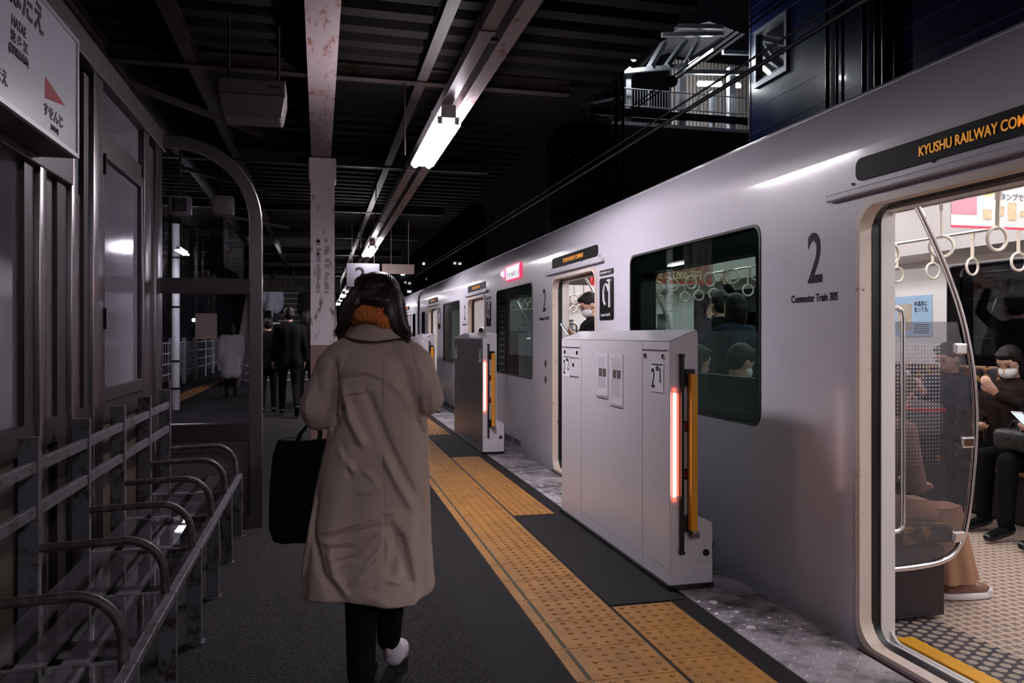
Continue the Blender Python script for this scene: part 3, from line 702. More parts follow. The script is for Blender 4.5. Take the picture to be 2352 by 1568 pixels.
# ------------------------------------------------------------------ platform barriers
def barrier(i, label):
    y0 = 3.62 + i * BP; L_ = 1.80
    side = mt['barrier_steel'] if i == 1 else mt['barrier']
    t = thing('platform_barrier', label, 'platform barrier', (1.704, y0, .0065))
    T1, T2 = .155, .235; ZF, ZB = 1.243, 1.30
    prof = [(0, .02), (T2, .02), (T2, .325), (T1, .362), (T1, ZB - .012), (T1 - .012, ZB), (.0, ZF)]
    m = MB(); q = len(prof); m.v = [(x, 0, z) for x, z in prof] + [(x, L_, z) for x, z in prof]
    m.f = [tuple(range(q)), tuple(reversed(range(q, 2 * q)))] + [(k, (k + 1) % q, (k + 1) % q + q, k + q) for k in range(q)]
    m.build('body', mt['barrier'], t, bevel=.004)
    if i == 1: MB().box((-.002, .004, .03), (-.0002, L_ - .004, ZF - .01)).build('side_panel', side, t)
    m = MB(); m.v = [(-.001, -.003, ZF + .001), (T1 - .013, -.003, ZB + .001), (T1 - .013, L_ + .003, ZB + .001), (-.001, L_ + .003, ZF + .001)]
    m.v += [(v[0], v[1], v[2] + .003) for v in m.v]; m.f = [(0, 1, 2, 3), (4, 5, 6, 7), (0, 1, 5, 4), (1, 2, 6, 5), (2, 3, 7, 6), (3, 0, 4, 7)]
    m.build('top_plate', mt['barrier_top'], t)
    MB().box((-.012, -.008, 0), (T2 + .004, L_ + .008, .022)).build('base_skirt', mt['blackgloss'], t)
    # seams in the long side and the end
    m = MB()
    for y_ in (.34, 1.36): m.box((-.0015, y_ - .0008, .03), (-.0003, y_ + .0008, ZF - .005))
    m.box((-.0015, .0, .0985), (-.0003, L_, .1))
    m.build('panel_seam', M('seam grey', (.40, .38, .41), .5), t)
    MB().box((-.001, -.0035, .10), (T2, -.001, .106)).build('end_seam', M('pale seam', (.75, .72, .74), .3), t)
    # access doors
    m = MB(); m.box((-.0035, .03, 1.196), (-.0005, .345, 1.2)); m.box((-.0035, 1.40, 1.19), (-.0005, L_ - .02, 1.194)); m.box((-.0035, 1.42, .99), (-.0005, 1.60, .994)); m.box((-.0035, 1.42, 1.12), (-.0005, 1.60, 1.1215))
    m.build('hatch_line', M('dark line', (.10, .08, .09), .5), t)
    for y_, z_ in ((.075, 1.165), (.30, 1.165), (1.45, 1.155), (1.72, 1.155), (1.53, 1.07)):
        lk = MB().tube([(0, y_, z_), (-.006, y_, z_)], [.014, .012], 14).build('lock', mt['chrome'], t, smooth=40)
        MB().box((-.0085, y_ - .0025, z_ - .009), (-.0055, y_ + .0025, z_ + .009)).build('keyhole', mt['ink'], lk)
    # number plates: reading direction is toward the viewer (-y)
    for y_, s2 in ((.17, '1'), (1.70, '2')):
        pl = MB().box((-.003, y_ - .10, .98), (-.0005, y_ + .055, 1.13)).build('number_plate', M('pale sticker', (.70, .68, .74), .45), t)
        MB().box((-.0045, y_ - .088, 1.12), (-.003, y_ + .045, 1.126)).build('line', mt['ink'], pl)
        text('lettering', '2', mt['ink'], .145, (-.004, y_ + .047, 1.002), (0, -1, 0), (0, 0, 1), pl, sx=.62)
        text('lettering', '号車', mt['ink'], .030, (-.004, y_ - .008, 1.09), (0, -1, 0), (0, 0, 1), pl, sx=.65)
        text('lettering', s2, mt['ink'], .115, (-.004, y_ - .045, 1.03), (0, -1, 0), (0, 0, 1), pl, sx=.62)
    if i == 0:
        for (ya, yb, za, zb) in ((.62, .82, .865, 1.165), (.86, 1.06, .90, 1.165)):
            n_ = MB().box((-.003, ya, za), (-.0005, yb, zb)).build('notice', M('notice sheet', (.66, .64, .70), .35), t)
            m = MB()
            z_ = zb - .03
            while z_ > za + .05:
                if not (zb - .15 < z_ < zb - .09): m.box((-.004, ya + .02 + random.random() * .05, z_), (-.003, yb - .02, z_ + .0025))
                z_ -= .0095
            m.build('printed_lines', M('grey print lines', (.30, .28, .32), .6), n_)
            for yk in (.03, .10): MB().box((-.0045, ya + yk, zb - .145), (-.003, ya + yk + .055, zb - .095)).build('printed_photo', M('small photo print', (.10, .07, .07), .6, var=.7, vs=60), n_)
            MB().box((-.004, ya - .002, za - .012), (-.0005, yb + .002, za - .006)).build('tape_edge', M('tape edge', (.42, .38, .42), .3), n_)
    # red-white light strip on the end
    em = M('pale red diffuser', (.5, .1, .08), .4, emit=(1, .10, .06), es=1.6)
    st = MB(); st.box((.012, -.010, .44), (.032, -.001, 1.01), .003); st.box((.032, -.008, .47), (.045, -.001, .98)); ls = st.build('light_strip', em, t)
    MB().box((.011, -.0145, .465), (.029, -.0095, .985), .002).build('glowing_core', E_('glowing red-white core', (1, .62, .50), 6), ls)
    # black door seal, pocket and yellow pad
    MB().box((.050, -.028, .185), (.068, -.001, 1.175), .005).build('rubber_seal', mt['black'], t)
    MB().box((.047, -.03, 1.165), (.071, -.001, 1.182), .004).build('seal_cap', mt['black'], t)
    MB().box((.047, -.03, .178), (.071, -.001, .196), .004).build('seal_cap', mt['black'], t)
    for z_ in (1.02, .29): MB().box((.068, -.026, z_), (.128, -.001, z_ + .085), .006).build('pocket', mt['blackgloss'], t)
    for z_ in (.79, .55):
        pk = MB().box((.070, -.012, z_), (.094, -.001, z_ + .055), .005).build('sensor_pocket', mt['black'], t)
        MB().box((.073, -.0135, z_ + .01), (.088, -.011, z_ + .045)).build('red_sensor', M('dark red sensor', (.25, .01, .01), .3), pk)
    MB().box((.088, -.06, .30), (.125, -.015, 1.082), .008).build('yellow_pad', mt['yellow'], t)
    MB().box((.092, -.066, .268), (.132, -.012, .302), .003).build('metal_foot', mt['steel'], t)
    kb = MB().tube([(.198, -.001, .175), (.198, -.007, .175)], [.018, .017], 18).build('round_lock', mt['black'], t, smooth=40)
    MB().box((.184, -.0085, .172), (.212, -.0065, .176)).build('slot', mt['dark_alu'], kb)
    return t
barrier(0, 'nearest tall white platform barrier with two notices, a lit strip and a yellow pad')
barrier(1, 'second platform barrier, grey steel side, glowing strip, beside the walking woman')
barrier(2, 'third platform barrier, small and white, partly behind the walking woman\'s arm')
# ------------------------------------------------------------------ shelter wall on the left
XW = -1.03
def Yw(px, X=XW):
    z = X / C_ * F / (px - 733); return (z - X * S_) / C_
mt['frost'] = M('frosted board pane', (.11, .10, .125), .10, bump=.01, bs=4, var=.1, vs=2)
mt['brownpanel'] = M('brown lower panel', (.045, .03, .021), .5, bump=.1, bs=70)
mt['creampanel'] = M('beige metal strip', (.14, .12, .108), .35, .5)
mt['stipple'] = M('stippled beige panel', (.12, .095, .09), .6, bump=1, bs=70)
sh = thing('platform_shelter', 'long stainless framed glass windbreak shelter along the left with a rounded end screen', 'shelter', (XW, 1.0, 0))
so_ = Vector((-XW, -1.0, 0))
def sb_(m, nm, mat, parent=None, smooth=None, bevel=None):
    m.v = [tuple(Vector(v) + so_) for v in m.v]; return m.build(nm, mat, parent or sh, smooth, bevel=bevel)
# posts (px ranges measured on the wall plane)
for a, b_, mat in ((-60, -38, 'steel'), (69, 84, 'steel'), (145, 160, 'steel'), (197, 219, 'steel'), (317, 329, 'steel'), (346, 360, 'steel')):
    sb_(MB().box((XW - .04, Yw(a), 0), (XW + .035, Yw(b_), 2.52), .006), 'post', mt[mat], smooth=30)
for a, b_ in ((84, 122), (160, 184)):
    sb_(MB().box((XW - .01, Yw(a), .95), (XW, Yw(b_), 1.9)), 'strip_panel', mt['creampanel'])
for a, b_ in ((45, 69), (122, 145), (184, 197), (329, 346)):
    sb_(MB().box((XW - .03, Yw(a), .1), (XW + .015, Yw(b_), 2.45)), 'frame_stile', mt['dark_alu'])
yA, yB = 1.0, Yw(362)
sb_(MB().box((XW - .05, yA, 2.48), (XW + .05, yB, 2.60), .006), 'top_rail', mt['dark_alu'])
sb_(MB().box((XW - .045, yA, 1.90), (XW + .04, Yw(145), 2.03), .006), 'header_rail', mt['dark_alu'])
sb_(MB().box((XW - .03, yA, .86), (XW + .02, Yw(346), .96)), 'mid_rail', mt['dark_alu'])
sb_(MB().box((XW - .03, yA, .03), (XW + .02, Yw(346), .12)), 'bottom_rail', mt['dark_alu'])
sb_(MB().box((XW - .02, yA, .12), (XW - .01, Yw(346), .86)), 'lower_panel', mt['brownpanel'])
sb_(MB().box((XW - .012, yA, .96), (XW - .004, Yw(45), 1.90)), 'window_pane', mt['frost'])
sb_(MB().box((XW - .015, yA, 2.03), (XW - .01, Yw(145), 2.48)), 'transom_pane', mt['clear'])
# board with its frame and the transom over it
ya, yb = Yw(221), Yw(316)
fr = sb_(plate([(ya, .96), (yb, .96), (yb, 2.20), (ya, 2.20)], [[(ya + .035, 1.03), (yb - .035, 1.03), (yb - .035, 2.14), (ya + .035, 2.14)]], XW - .03, XW + .03), 'board_frame', mt['dark_alu'], bevel=.004)
sb_(MB().box((XW - .005, ya + .03, 1.02), (XW + .006, yb - .03, 2.15)), 'board_pane', mt['frost'], fr)
sb_(MB().box((XW - .03, ya, 2.20), (XW + .02, yb, 2.27)), 'transom_rail', mt['dark_alu'])
sb_(MB().box((XW - .005, ya, 2.27), (XW + .003, yb, 2.48)), 'transom_pane', mt['frost'])
for z_ in (1.36, 2.1): sb_(MB().box((XW + .03, ya + .003, z_ - .05), (XW + .042, ya + .015, z_ + .05)), 'latch', mt['ink'])
# end screen
def rtop(x0, x1, z0, z1, r, n=14):   # rounded only at (x1, z1)
    return [(x0, z0), (x1, z0)] + [(x1 - r + r * cos(radians(90 * k / n)), z1 - r + r * sin(radians(90 * k / n))) for k in range(n + 1)] + [(x0, z1)]
YE = 5.50; swp = lambda x, y, z: (y, x, z)
scr = sb_(plate(rtop(XW - .01, -.368, 0, 2.585, .56), [rtop(-1.0, -.452, 1.655, 2.505, .48), [(-1.0, .70), (-.452, .70), (-.452, 1.555), (-1.0, 1.555)], [(-1.0, .085), (-.452, .085), (-.452, .585), (-1.0, .585)]], YE - .035, YE + .035, swp), 'end_screen', mt['steel'], smooth=35, bevel=.006)
sb_(plate(rtop(-1.01, -.444, 1.56, 1.65, .001), [], YE - .045, YE - .03, swp), 'cross_rail', mt['dark_alu'], scr)
sb_(plate([(-1.0, .59), (-.45, .59), (-.45, .695), (-1.0, .695)], [], YE - .045, YE - .03, swp), 'cross_rail', mt['dark_alu'], scr)
mt['dusty'] = glass('dusty glass', (.80, .79, .84), .9, 0)
sb_(plate(rtop(-1.0, -.45, 1.65, 2.507, .48), [], YE - .004, YE + .004, swp), 'glass_pane', mt['dusty'], scr)
sb_(plate([(-1.0, .70), (-.45, .70), (-.45, 1.555), (-1.0, 1.555)], [], YE - .004, YE + .004, swp), 'glass_pane', mt['dusty'], scr)
sb_(plate([(-1.0, .085), (-.45, .085), (-.45, .585), (-1.0, .585)], [], YE - .004, YE + .004, swp), 'stippled_panel', mt['stipple'], scr)
tag(MB().box((-.79, YE - .009, 1.255), (-.655, YE - .006, 1.425)).build('notice', M('brownish notice paper', (.20, .15, .14), .6, var=.15, vs=8)), 'brownish square notice stuck on the glass of the rounded end screen', 'notice')

# ------------------------------------------------------------------ bench
mt['greyrust'] = rusty('blue grey paint with rust chips', (.085, .083, .10), (.02, .011, .009), .41, 16, (1, 1, 1), .5)
mt['darkrust'] = rusty('worn brown armrest', (.035, .025, .022), (.09, .065, .06), .42, 20, (1, 1, 1), .5)
be = thing('platform_bench', 'chipped grey steel bench with rusty curved armrests between its seats', 'bench', (-.93, 1.1, 0))
bo_ = Vector((.93, -1.1, 0))
def bb(m, nm, mat, parent=None, smooth=None, bevel=None):
    m.v = [tuple(Vector(v) + bo_) for v in m.v]; return m.build(nm, mat, parent or be, smooth, bevel=bevel)
BY = [5.246 - .588 * k for k in range(8)]
for y in BY:
    bb(MB().box((-.96, y - .016, 0), (-.897, y + .016, .945), .003), 'back_post', mt['greyrust'])
    lg = bb(MB().box((-.532, y - .016, .008), (-.475, y + .016, .40), .003), 'front_leg', mt['greyrust'])
    bb(MB().box((-.535, y - .03, 0), (-.465, y + .03, .008)), 'foot_plate', mt['greyrust'], lg)
    bb(MB().box((-.897, y - .014, .365), (-.532, y + .014, .40)), 'cross_bar', mt['greyrust'])
    pth = [(-.90, y, .575), (-.64, y, .585)] + [(-.64 + .125 * sin(radians(a)), y, .46 + .125 * cos(radians(a))) for a in range(10, 91, 10)] + [(-.513, y, .42), (-.512, y, .398)]
    bb(MB().tube(pth, .0145, 10), 'armrest', mt['darkrust'], smooth=50)
for z_ in (.847, .70):
    bb(MB().box((-.925, BY[-1], z_ - .02), (-.903, BY[0], z_ + .02), .003), 'back_rail', mt['greyrust'])
bb(MB().box((-.53, BY[-1], .372), (-.478, BY[0], .398), .003), 'front_rail', mt['greyrust'])
for x_ in (-.87, -.755, -.64):
    bb(MB().box((x_ - .034, BY[-1], .378), (x_ + .034, BY[0], .399), .003), 'seat_slat', M('worn grey slat', (.16, .15, .17), .5, var=.3, vs=8))
mt['seatclear'] = glass('clear seat sheet', (.80, .78, .80), 1)
for k in range(7):
    bb(MB().box((-.89, BY[k + 1] + .03, .405), (-.50, BY[k] - .03, .411)), 'seat_sheet', mt['seatclear'])

# ------------------------------------------------------------------ station name board
XS = -.87
sg = thing('station_sign', 'white station name board with a red arrow, hung at the top left over the shelter', 'sign', (XS, 1.2, 1.934))
o_ = Vector((-XS, -1.2, -1.934))
def sgb(m, nm, mat, p=None, **k):
    m.v = [tuple(Vector(v) + o_) for v in m.v]; return m.build(nm, mat, p or sg, **k)
sgb(MB().box((XS - .12, 1.2, 1.934), (XS - .004, 3.207, 2.371), .004), 'box', mt['dark_alu'])
face = sgb(MB().box((XS - .006, 1.205, 1.942), (XS, 3.20, 2.365)), 'face', M('white sign face', (.40, .38, .45), .25, emit=(.8, .75, 1), es=.03))
m = MB(); m.box((XS - .008, 1.2, 1.934), (XS + .006, 3.207, 1.95)); m.box((XS - .008, 1.2, 2.357), (XS + .006, 3.207, 2.371)); m.box((XS - .008, 3.19, 1.95), (XS + .006, 3.207, 2.357)); m.box((XS - .008, 1.2, 1.95), (XS + .006, 1.215, 2.357))
sgb(m, 'rim', M('pale sign rim', (.42, .39, .44), .35))
def sgt(body, y, z, size, al='CENTER', sx=1, mat=None, sp=1, bold=0):
    ob = text('lettering', body, mat or mt['ink'], size, Vector((XS + .001, y, z)) + o_, (0, 1, 0), (0, 0, 1), face, sx=sx, align=al, spacing=sp, bold=bold); return ob
sgt('はたえ', 2.84, 2.255, .105, 'RIGHT', .95, bold=.003)
sgt('HATAE', 2.62, 2.185, .044, sx=.85, bold=.0006)
sgt('波 多 江', 2.625, 2.143, .036, sx=1.1, bold=.0008)
sgt('(福岡県糸島市)', 2.62, 2.105, .030, sx=.8, bold=.0008)
sgt('いとしまこうこうまえ', 2.535, 1.995, .048, 'RIGHT', bold=.001)
sgt('すせんじ', 2.935, 2.003, .046, sx=1.12, bold=.001)
sgt('SUSENJI', 2.945, 1.968, .026, sx=.9)
m = MB(); m.add([(XS + .001, 2.85, 2.055), (XS + .001, 2.85, 2.126), (XS + .001, 3.06, 2.088)], [(0, 1, 2)]); sgb(m, 'red_arrow', M('red arrow', (.36, .004, .006), .6, spec=.1), face)
for y_ in (1.6, 2.9): sgb(MB().tube([(XS - .06, y_, 2.371), (XS - .06, y_, 3.2)], .012, 8), 'hanger', mt['dark_alu'])
# ------------------------------------------------------------------ far end of the platform
def P_(px, py, z): return at(px, py, z)
# two cased loudspeakers hanging beyond the shelter
for px, lb, dark in ((414, 'square cased loudspeaker with a dark front, seen through the upper end screen', True), (512, 'square white cased loudspeaker with four corner screws, right of the dark-fronted one', False)):
    p = at(px, 472, 8); t = thing('loudspeaker', lb, 'loudspeaker', p, 0)
    MB().box((-.11, -.06, -.10), (.11, .06, .10), .03).build('case', M('grey white case', (.22, .19, .2), .45), t, smooth=40)
    if dark: MB().box((-.07, -.064, -.07), (.07, -.058, .07), .004).build('grille', mt['ink'], t)
    else:
        for a, b_ in ((-1, -1), (1, -1), (1, 1), (-1, 1)): MB().tube([(a * .075, -.058, b_ * .07), (a * .075, -.064, b_ * .07)], .008, 8).build('screw', mt['ink'], t)
    MB().tube([(0, 0, .09), (0, 0, 3.31 - p.z)], .012, 8).build('hanger', mt['beamdark'], t)
# number board
t = thing('number_board', 'white hanging board with a large black 2, behind the walking woman\'s head', 'sign', (.41, 12.3, 2.03))
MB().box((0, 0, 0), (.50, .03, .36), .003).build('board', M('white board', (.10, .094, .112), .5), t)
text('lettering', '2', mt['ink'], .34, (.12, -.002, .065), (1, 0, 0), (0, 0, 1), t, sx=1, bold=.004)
for x_ in (.08, .42): MB().tube([(x_, .015, .36), (x_, .015, 1.27)], .008, 6).build('hanger', mt['beamdark'], t)
# exit sign over the stairs
t = thing('exit_sign', 'long dark hanging sign with yellow arrow and exit characters over the stairs', 'sign', (-2.4, 19.0, 2.30))
MB().box((0, 0, 0), (2.9, .12, .32), .005).build('box', M('dark sign blue', (.012, .014, .03), .4), t)
yl = M('dim yellow lettering', (.22, .15, .06), .5)
text('lettering', '出口', yl, .26, (1.33, -.002, .06), (1, 0, 0), (0, 0, 1), t, sx=1)
text('lettering', 'Exit', yl, .13, (1.85, -.002, .06), (1, 0, 0), (0, 0, 1), t)
text('lettering', 'エレベーター', M('dim white lettering', (.4, .4, .42), .5), .10, (.25, -.002, .15), (1, 0, 0), (0, 0, 1), t)
text('lettering', 'Elevator', M('dim white lettering', (.4, .4, .42), .5), .07, (.45, -.002, .05), (1, 0, 0), (0, 0, 1), t)
m = MB(); m.box((1.17, -.004, .05), (1.20, 0, .26)); m.bar((1.185, -.002, .27), (1.08, -.002, .165), .004, .03); m.bar((1.185, -.002, .27), (1.29, -.002, .165), .004, .03)
m.build('arrow', yl, t)
for x_ in (.3, 2.6): MB().tube([(x_, .06, .32), (x_, .06, 1.02)], .015, 8).build('hanger', mt['beamdark'], t)
# staircase
t = thing('staircase', 'dark stairs with white step edges going up at the end of the platform', 'stairs', (-1.9, 20.4, 0))
NS = 18; m = MB(); q = MB()
for k in range(NS):
    m.box((0, k * .28, k * .17), (2.3, (k + 1) * .28 + .02, (k + 1) * .17))
m.build('steps', M('stair grey', (.06, .055, .062), .8), t)
for k in range(NS):
    MB().box((.1, k * .28 - .012, (k + 1) * .17 - .022), (2.2, k * .28 + .03, (k + 1) * .17 + .006)).build('step_edge', M('white step edge', (.40, .39, .43), .5) if k == 0 else bpy.data.materials['white step edge'], t)
for x_ in (-.06, 2.3):
    w_ = MB(); w_.v = [(x_, 0, 0), (x_, NS * .28, 0), (x_, NS * .28, NS * .17 + 1.0), (x_, 0, 1.0)] + [(x_ + .06, 0, 0), (x_ + .06, NS * .28, 0), (x_ + .06, NS * .28, NS * .17 + 1.0), (x_ + .06, 0, 1.0)]
    w_.f = [(0, 1, 2, 3), (7, 6, 5, 4), (0, 4, 5, 1), (1, 5, 6, 2), (2, 6, 7, 3), (3, 7, 4, 0)]; w_.build('side_wall', M('stair side', (.16, .12, .11), .7), t)
MB().box((0, NS * .28, 0), (2.3, NS * .28 + .1, 5)).build('back_wall', M('stair back wall', (.10, .09, .10), .7), t)
em = E_('added stair light', (1, .95, 1), 80)  # added light, hidden by the exit sign, that brightens the step edges
t = thing('fluorescent_lamp', 'added lamp hidden behind the dark exit sign to brighten the stairs', 'lamp', (-.6, 19.45, 2.56))
MB().box((-.5, -.04, 0), (.5, .04, .04)).build('housing', mt['white'], t); MB().tube([(0, 0, .04), (0, 0, .75)], .012, 6).build('hanger', mt['beamdark'], t); MB().tube([(-.5, 0, -.02), (.5, 0, -.02)], .018, 10).build('tube', em, t)
# beige lit panel at the canopy end right of the number board
dc = MB().box((1.05, 13.6, 2.34), (1.60, 13.66, 2.51)); dc.box((1.2, 13.62, 2.51), (1.21, 13.63, 3.32)); dc.box((1.5, 13.62, 2.51), (1.51, 13.63, 3.31))
tag(dc.build('duct', M('beige duct', (.13, .095, .08), .6)), 'beige box beam beyond the woman\'s head at the canopy edge', 'duct')
# left side of the platform seen through the screen glass
t = thing('drain_pipe', 'round white pole with dark bands seen through the end screen glass', 'pole', (-2.4, 14.5, 0))
MB().tube([(0, 0, 0), (0, 0, 3.2)], .065, 16).build('pipe', mt['galv'], t, smooth=60)
for z_ in (.35, .82, 1.75, 2.6): MB().tube([(0, 0, z_), (0, 0, z_ + .035)], .071, 16).build('band', mt['ink'], t)
t = thing('fence', 'white barred fence along the left edge of the far platform, seen through glass', 'fence', (-3.5, 9, 0))
for k in range(13): MB().box((-.05, k * 1.9, 0), (.05, k * 1.9 + .20, 1.22), .02).build('post', mt['galv'], t)
for z_ in (.35, .6, .85, 1.1):
    MB().box((-.015, 0, z_ - .015), (.015, 23, z_ + .015)).build('rail', mt['galv'], t)
m = MB()
for k in range(77): m.box((-.01, k * .3, .2), (.01, k * .3 + .02, 1.1))
m.build('bars', mt['galv'], t)['kind'] = 'stuff'
tag(MB().box((-2.95, 6, 0), (-2.6, 34, .006)).build('tactile_paving', mt['tactile']), 'pale yellow paving line on the left side of the platform beyond the end screen', 'tactile paving')
def streetlamp(px, py, z, lb, r=.05):
    p = at(px, py, z); t = thing('street_lamp', lb, 'street lamp', (p.x, p.y, -1))
    MB().tube([(0, 0, 0), (0, 0, p.z + 1)], .05, 8).build('pole', mt['beamdark'], t); MB().ell((0, 0, p.z + 1), (r, r, r)).build('bulb', E_('street bulb', (.9, .95, 1), 60), t)
streetlamp(445, 735, 40, 'bright point of a street lamp seen through the lower end screen glass', .09)
streetlamp(397, 621, 40, 'small street lamp point seen through the upper end screen glass', .06)
# distant dark building with a few lit windows, over the far train roof
p0 = at(880, 700, 70); p1 = at(1110, 700, 70)
t = thing('building', 'distant dark block with a few lit windows above the far end of the train', 'building', ((p0.x + p1.x) / 2, (p0.y + p1.y) / 2, -1))
ob = Vector(t.location)
rt = (p1 - p0).normalized(); rt.z = 0; nb = Vector((-rt.y, rt.x, 0))
def wb(pa, pb, za, zb, d0, d1): 
    m = MB(); m.v = [tuple(Vector((q.x, q.y, 0)) + nb * d + Vector((0, 0, z)) - ob) for z in (za, zb) for (q, d) in ((pa, d0), (pb, d0), (pb, d1), (pa, d1))]
    m.f = [(0, 3, 2, 1), (4, 5, 6, 7), (0, 1, 5, 4), (1, 2, 6, 5), (2, 3, 7, 6), (3, 0, 4, 7)]; return m
wb(p0, p1, -1, 13, 0, 10).build('wall', M('night wall', (.01, .009, .01), .9), t)
for px, py, wd, s in ((921, 630, 9, 3), (933, 624, 4, 1.4), (971, 606, 5, 1.2), (1042, 605, 6, .5), (1053, 606, 7, .45), (929, 649, 5, .25), (938, 651, 6, .3), (936, 670, 9, .7), (978, 641, 3, .1)):
    a = at(px, py, 69.9); b_ = at(px + wd, py, 69.9); wb(a, b_, a.z - .09, a.z + .12, -.15, -.1).build('window', E_('lit window', (.85, .9, 1), s), t)

# ------------------------------------------------------------------ navy clad building, footbridge, wires beyond the train
XB = 12.0
YB1 = 20.2
nb_ = thing('building', 'navy clad building with one window behind the train roof at upper right', 'building', (XB, 2, -1.15))
def nbb(m, nm, mat, p=None, **k):
    m.v = [tuple(Vector(v) + Vector((-XB, -2, 1.15))) for v in m.v]; return m.build(nm, mat, p or nb_, **k)
ywa, ywb = 18.34, 19.80
nbb(plate([(2, -1.15), (YB1, -1.15), (YB1, 18), (2, 18)], [[(ywa, 8.32), (ywb, 8.32), (ywb, 9.76), (ywa, 9.76)]], XB, XB + .3), 'wall', mt['navy'])
m = MB()
for k in range(22): m.box((XB - .008, 2, .52 + k * .72), (XB + .002, YB1, .54 + k * .72))
nbb(m, 'siding_joint', M('pale siding joint', (.12, .13, .26), .3))
fr = nbb(plate([(ywa - .06, 8.24), (ywb + .06, 8.24), (ywb + .06, 9.84), (ywa - .06, 9.84)], [[(ywa + .04, 8.38), (ywb - .04, 8.38), (ywb - .04, 9.72), (ywa + .04, 9.72)]], XB - .08, XB + .03), 'window', M('grey window frame', (.34, .35, .42), .35, .2))
nbb(MB().box((XB + .03, ywa, 8.36), (XB + .04, ywb, 9.76)), 'window_pane', M('dark reflective pane', (.03, .032, .04), .03, spec=1), fr)
for i, y in enumerate((16.56, 16.2, 15.24, 14.80, 14.5, 14.2)):
    nbb(MB().tube([(XB - .08, y, -1), (XB - .08, y, 18)], (.05, .035, .06, .09, .13, .09)[i], 8), 'down_pipe', mt['blackgloss'], smooth=60)
nbb(MB().box((XB - .02, YB1 - .05, -1.1), (XB + .35, YB1 + .02, 18)), 'corner_trim', M('corner trim', (.05, .06, .12), .4))

YF = 21.0; ZK = 1.28 + 485 * 22 / 1800
def XF(px, z=22.0): return at(px, 0, z).x
fb = thing('footbridge', 'lit white railed footbridge with ribbed roof and walls, high behind the train', 'footbridge', (XF(1290), YF, -1.15))
def fbb(m, nm, mat, p=None, **k):
    m.v = [tuple(Vector(v) + Vector((-XF(1290), -YF, 1.15))) for v in m.v]; return m.build(nm, mat, p or fb, **k)
def fz(py): return HC + (770 - py) * 22 / 1800
# plane perpendicular to the track: x by pixel at depth where z~22
def FX(px): # intersection with plane y=YF
    u = (px - 1176) / F; return YF * (S_ + u * C_) / (C_ - u * S_)
def FZ(px, py):
    u = (px - 1176) / F; z = YF / (C_ - u * S_); return HC + (770 - py) * z / F
mt['beige_rib'] = M('beige ribbed wall', (.30, .26, .24), .6); mt['fbw'] = M('white bridge steel', (.62, .64, .68), .4)
x0, x1 = FX(1285), FX(1724)
zd = FZ(1500, 283)
fbb(MB().box((x0, YF, zd - .1), (x1, YF + 2.6, zd)), 'deck', mt['fbw'])
fbb(MB().box((x0 + 1.0, YF - .02, zd + .14), (x1 - .1, YF + .06, zd + .36)), 'kerb', mt['blackgloss'])
fbb(MB().box((x0 - .3, YF - .05, -1.1), (x1, YF + .2, zd - .12)), 'dark_wall', M('dark wall below bridge', (.012, .010, .012), .9))
# railing
xr0, xr1 = FX(1432), FX(1712)
for zz in (FZ(1500, 208), FZ(1500, 247)): fbb(MB().tube([(xr0, YF, zz), (xr1, YF, zz)], .022, 6), 'rail', mt['fbw'])
m = MB(); k_ = xr0
for i in range(46):
    x_ = xr0 + (xr1 - xr0) * i / 45
    m = MB().tube([(x_, YF, FZ(1500, 247)), (x_, YF, FZ(1500, 208))], .010 if i % 9 else .03, 5); fbb(m, 'baluster', mt['fbw'])
for px, wd in ((1441, 12), (1565, 14), (1355, 10), (1640, 7), (1680, 14)):
    top = 150 if px in (1441, 1565, 1680) else 228
    if px == 1640: top = 205
    fbb(MB().box((FX(px), YF + .1, zd - .5), (FX(px + wd), YF + .3, FZ(px, top))), 'post', mt['fbw'])
for px in (1405, 1420): fbb(MB().box((FX(px), YF - .3, -1), (FX(px + 5), YF - .2, FZ(px, 155))), 'dark_post', mt['blackgloss'])
# ribbed back wall of the stair hall and its roof
m = MB(); xa, xb_ = FX(1555) * 1.1, FX(1724) * 1.12; n_ = 22
for i in range(n_):
    x_ = xa + (xb_ - xa) * i / n_; m.box((x_, YF + 2.5, zd - .2), (x_ + (xb_ - xa) / n_ * .55, YF + 2.62, FZ(1650, 110) + .5))
m.box((xa, YF + 2.6, zd - .2), (xb_, YF + 2.7, FZ(1650, 110) + .5)); fbb(m, 'ribbed_wall', mt['beige_rib'])
def slopebar(a, b_, w_, nm, mat, dy0=0, dy1=2.4):
    pa = Vector((FX(a[0]), YF + dy0, FZ(*a))); pb = Vector((FX(b_[0]), YF + dy1, FZ(*b_))); fbb(MB().bar(pa, pb, w_, .12), nm, mat)
mt['fbg'] = M('grey bridge rafter', (.40, .42, .45), .45)
for a, b_, w_ in (((1492, 155), (1532, 92), .22), ((1530, 152), (1580, 88), .22), ((1572, 150), (1622, 70), .10), ((1580, 140), (1665, 84), .16)):
    slopebar(a, b_, w_, 'rafter', mt['fbg'], 0, .2)
for a, b_ in (((1430, 165), (1580, 150)), ((1520, 80), (1660, 78)), ((1480, 92), (1522, 62)), ((1545, 60), (1660, 62)), ((1660, 120), (1724, 122)), ((1575, 165), (1712, 168))):
    slopebar(a, b_, .12, 'roof_beam', mt['fbg'], 0, 0)
m = MB(); za = FZ(1600, 60)
pts = [(FX(1480), FZ(1480, 150)), (FX(1560), FZ(1560, 60)), (FX(1640), FZ(1640, 40)), (FX(1724), FZ(1724, 70))]
m.v = [(x, YF + .3, z) for x, z in pts] + [(x, YF + 3, z) for x, z in pts]; m.f = [(i, i + 1, i + 5, i + 4) for i in range(3)]
fbb(m, 'roof_sheet', M('bridge roof sheet', (.16, .15, .16), .6))
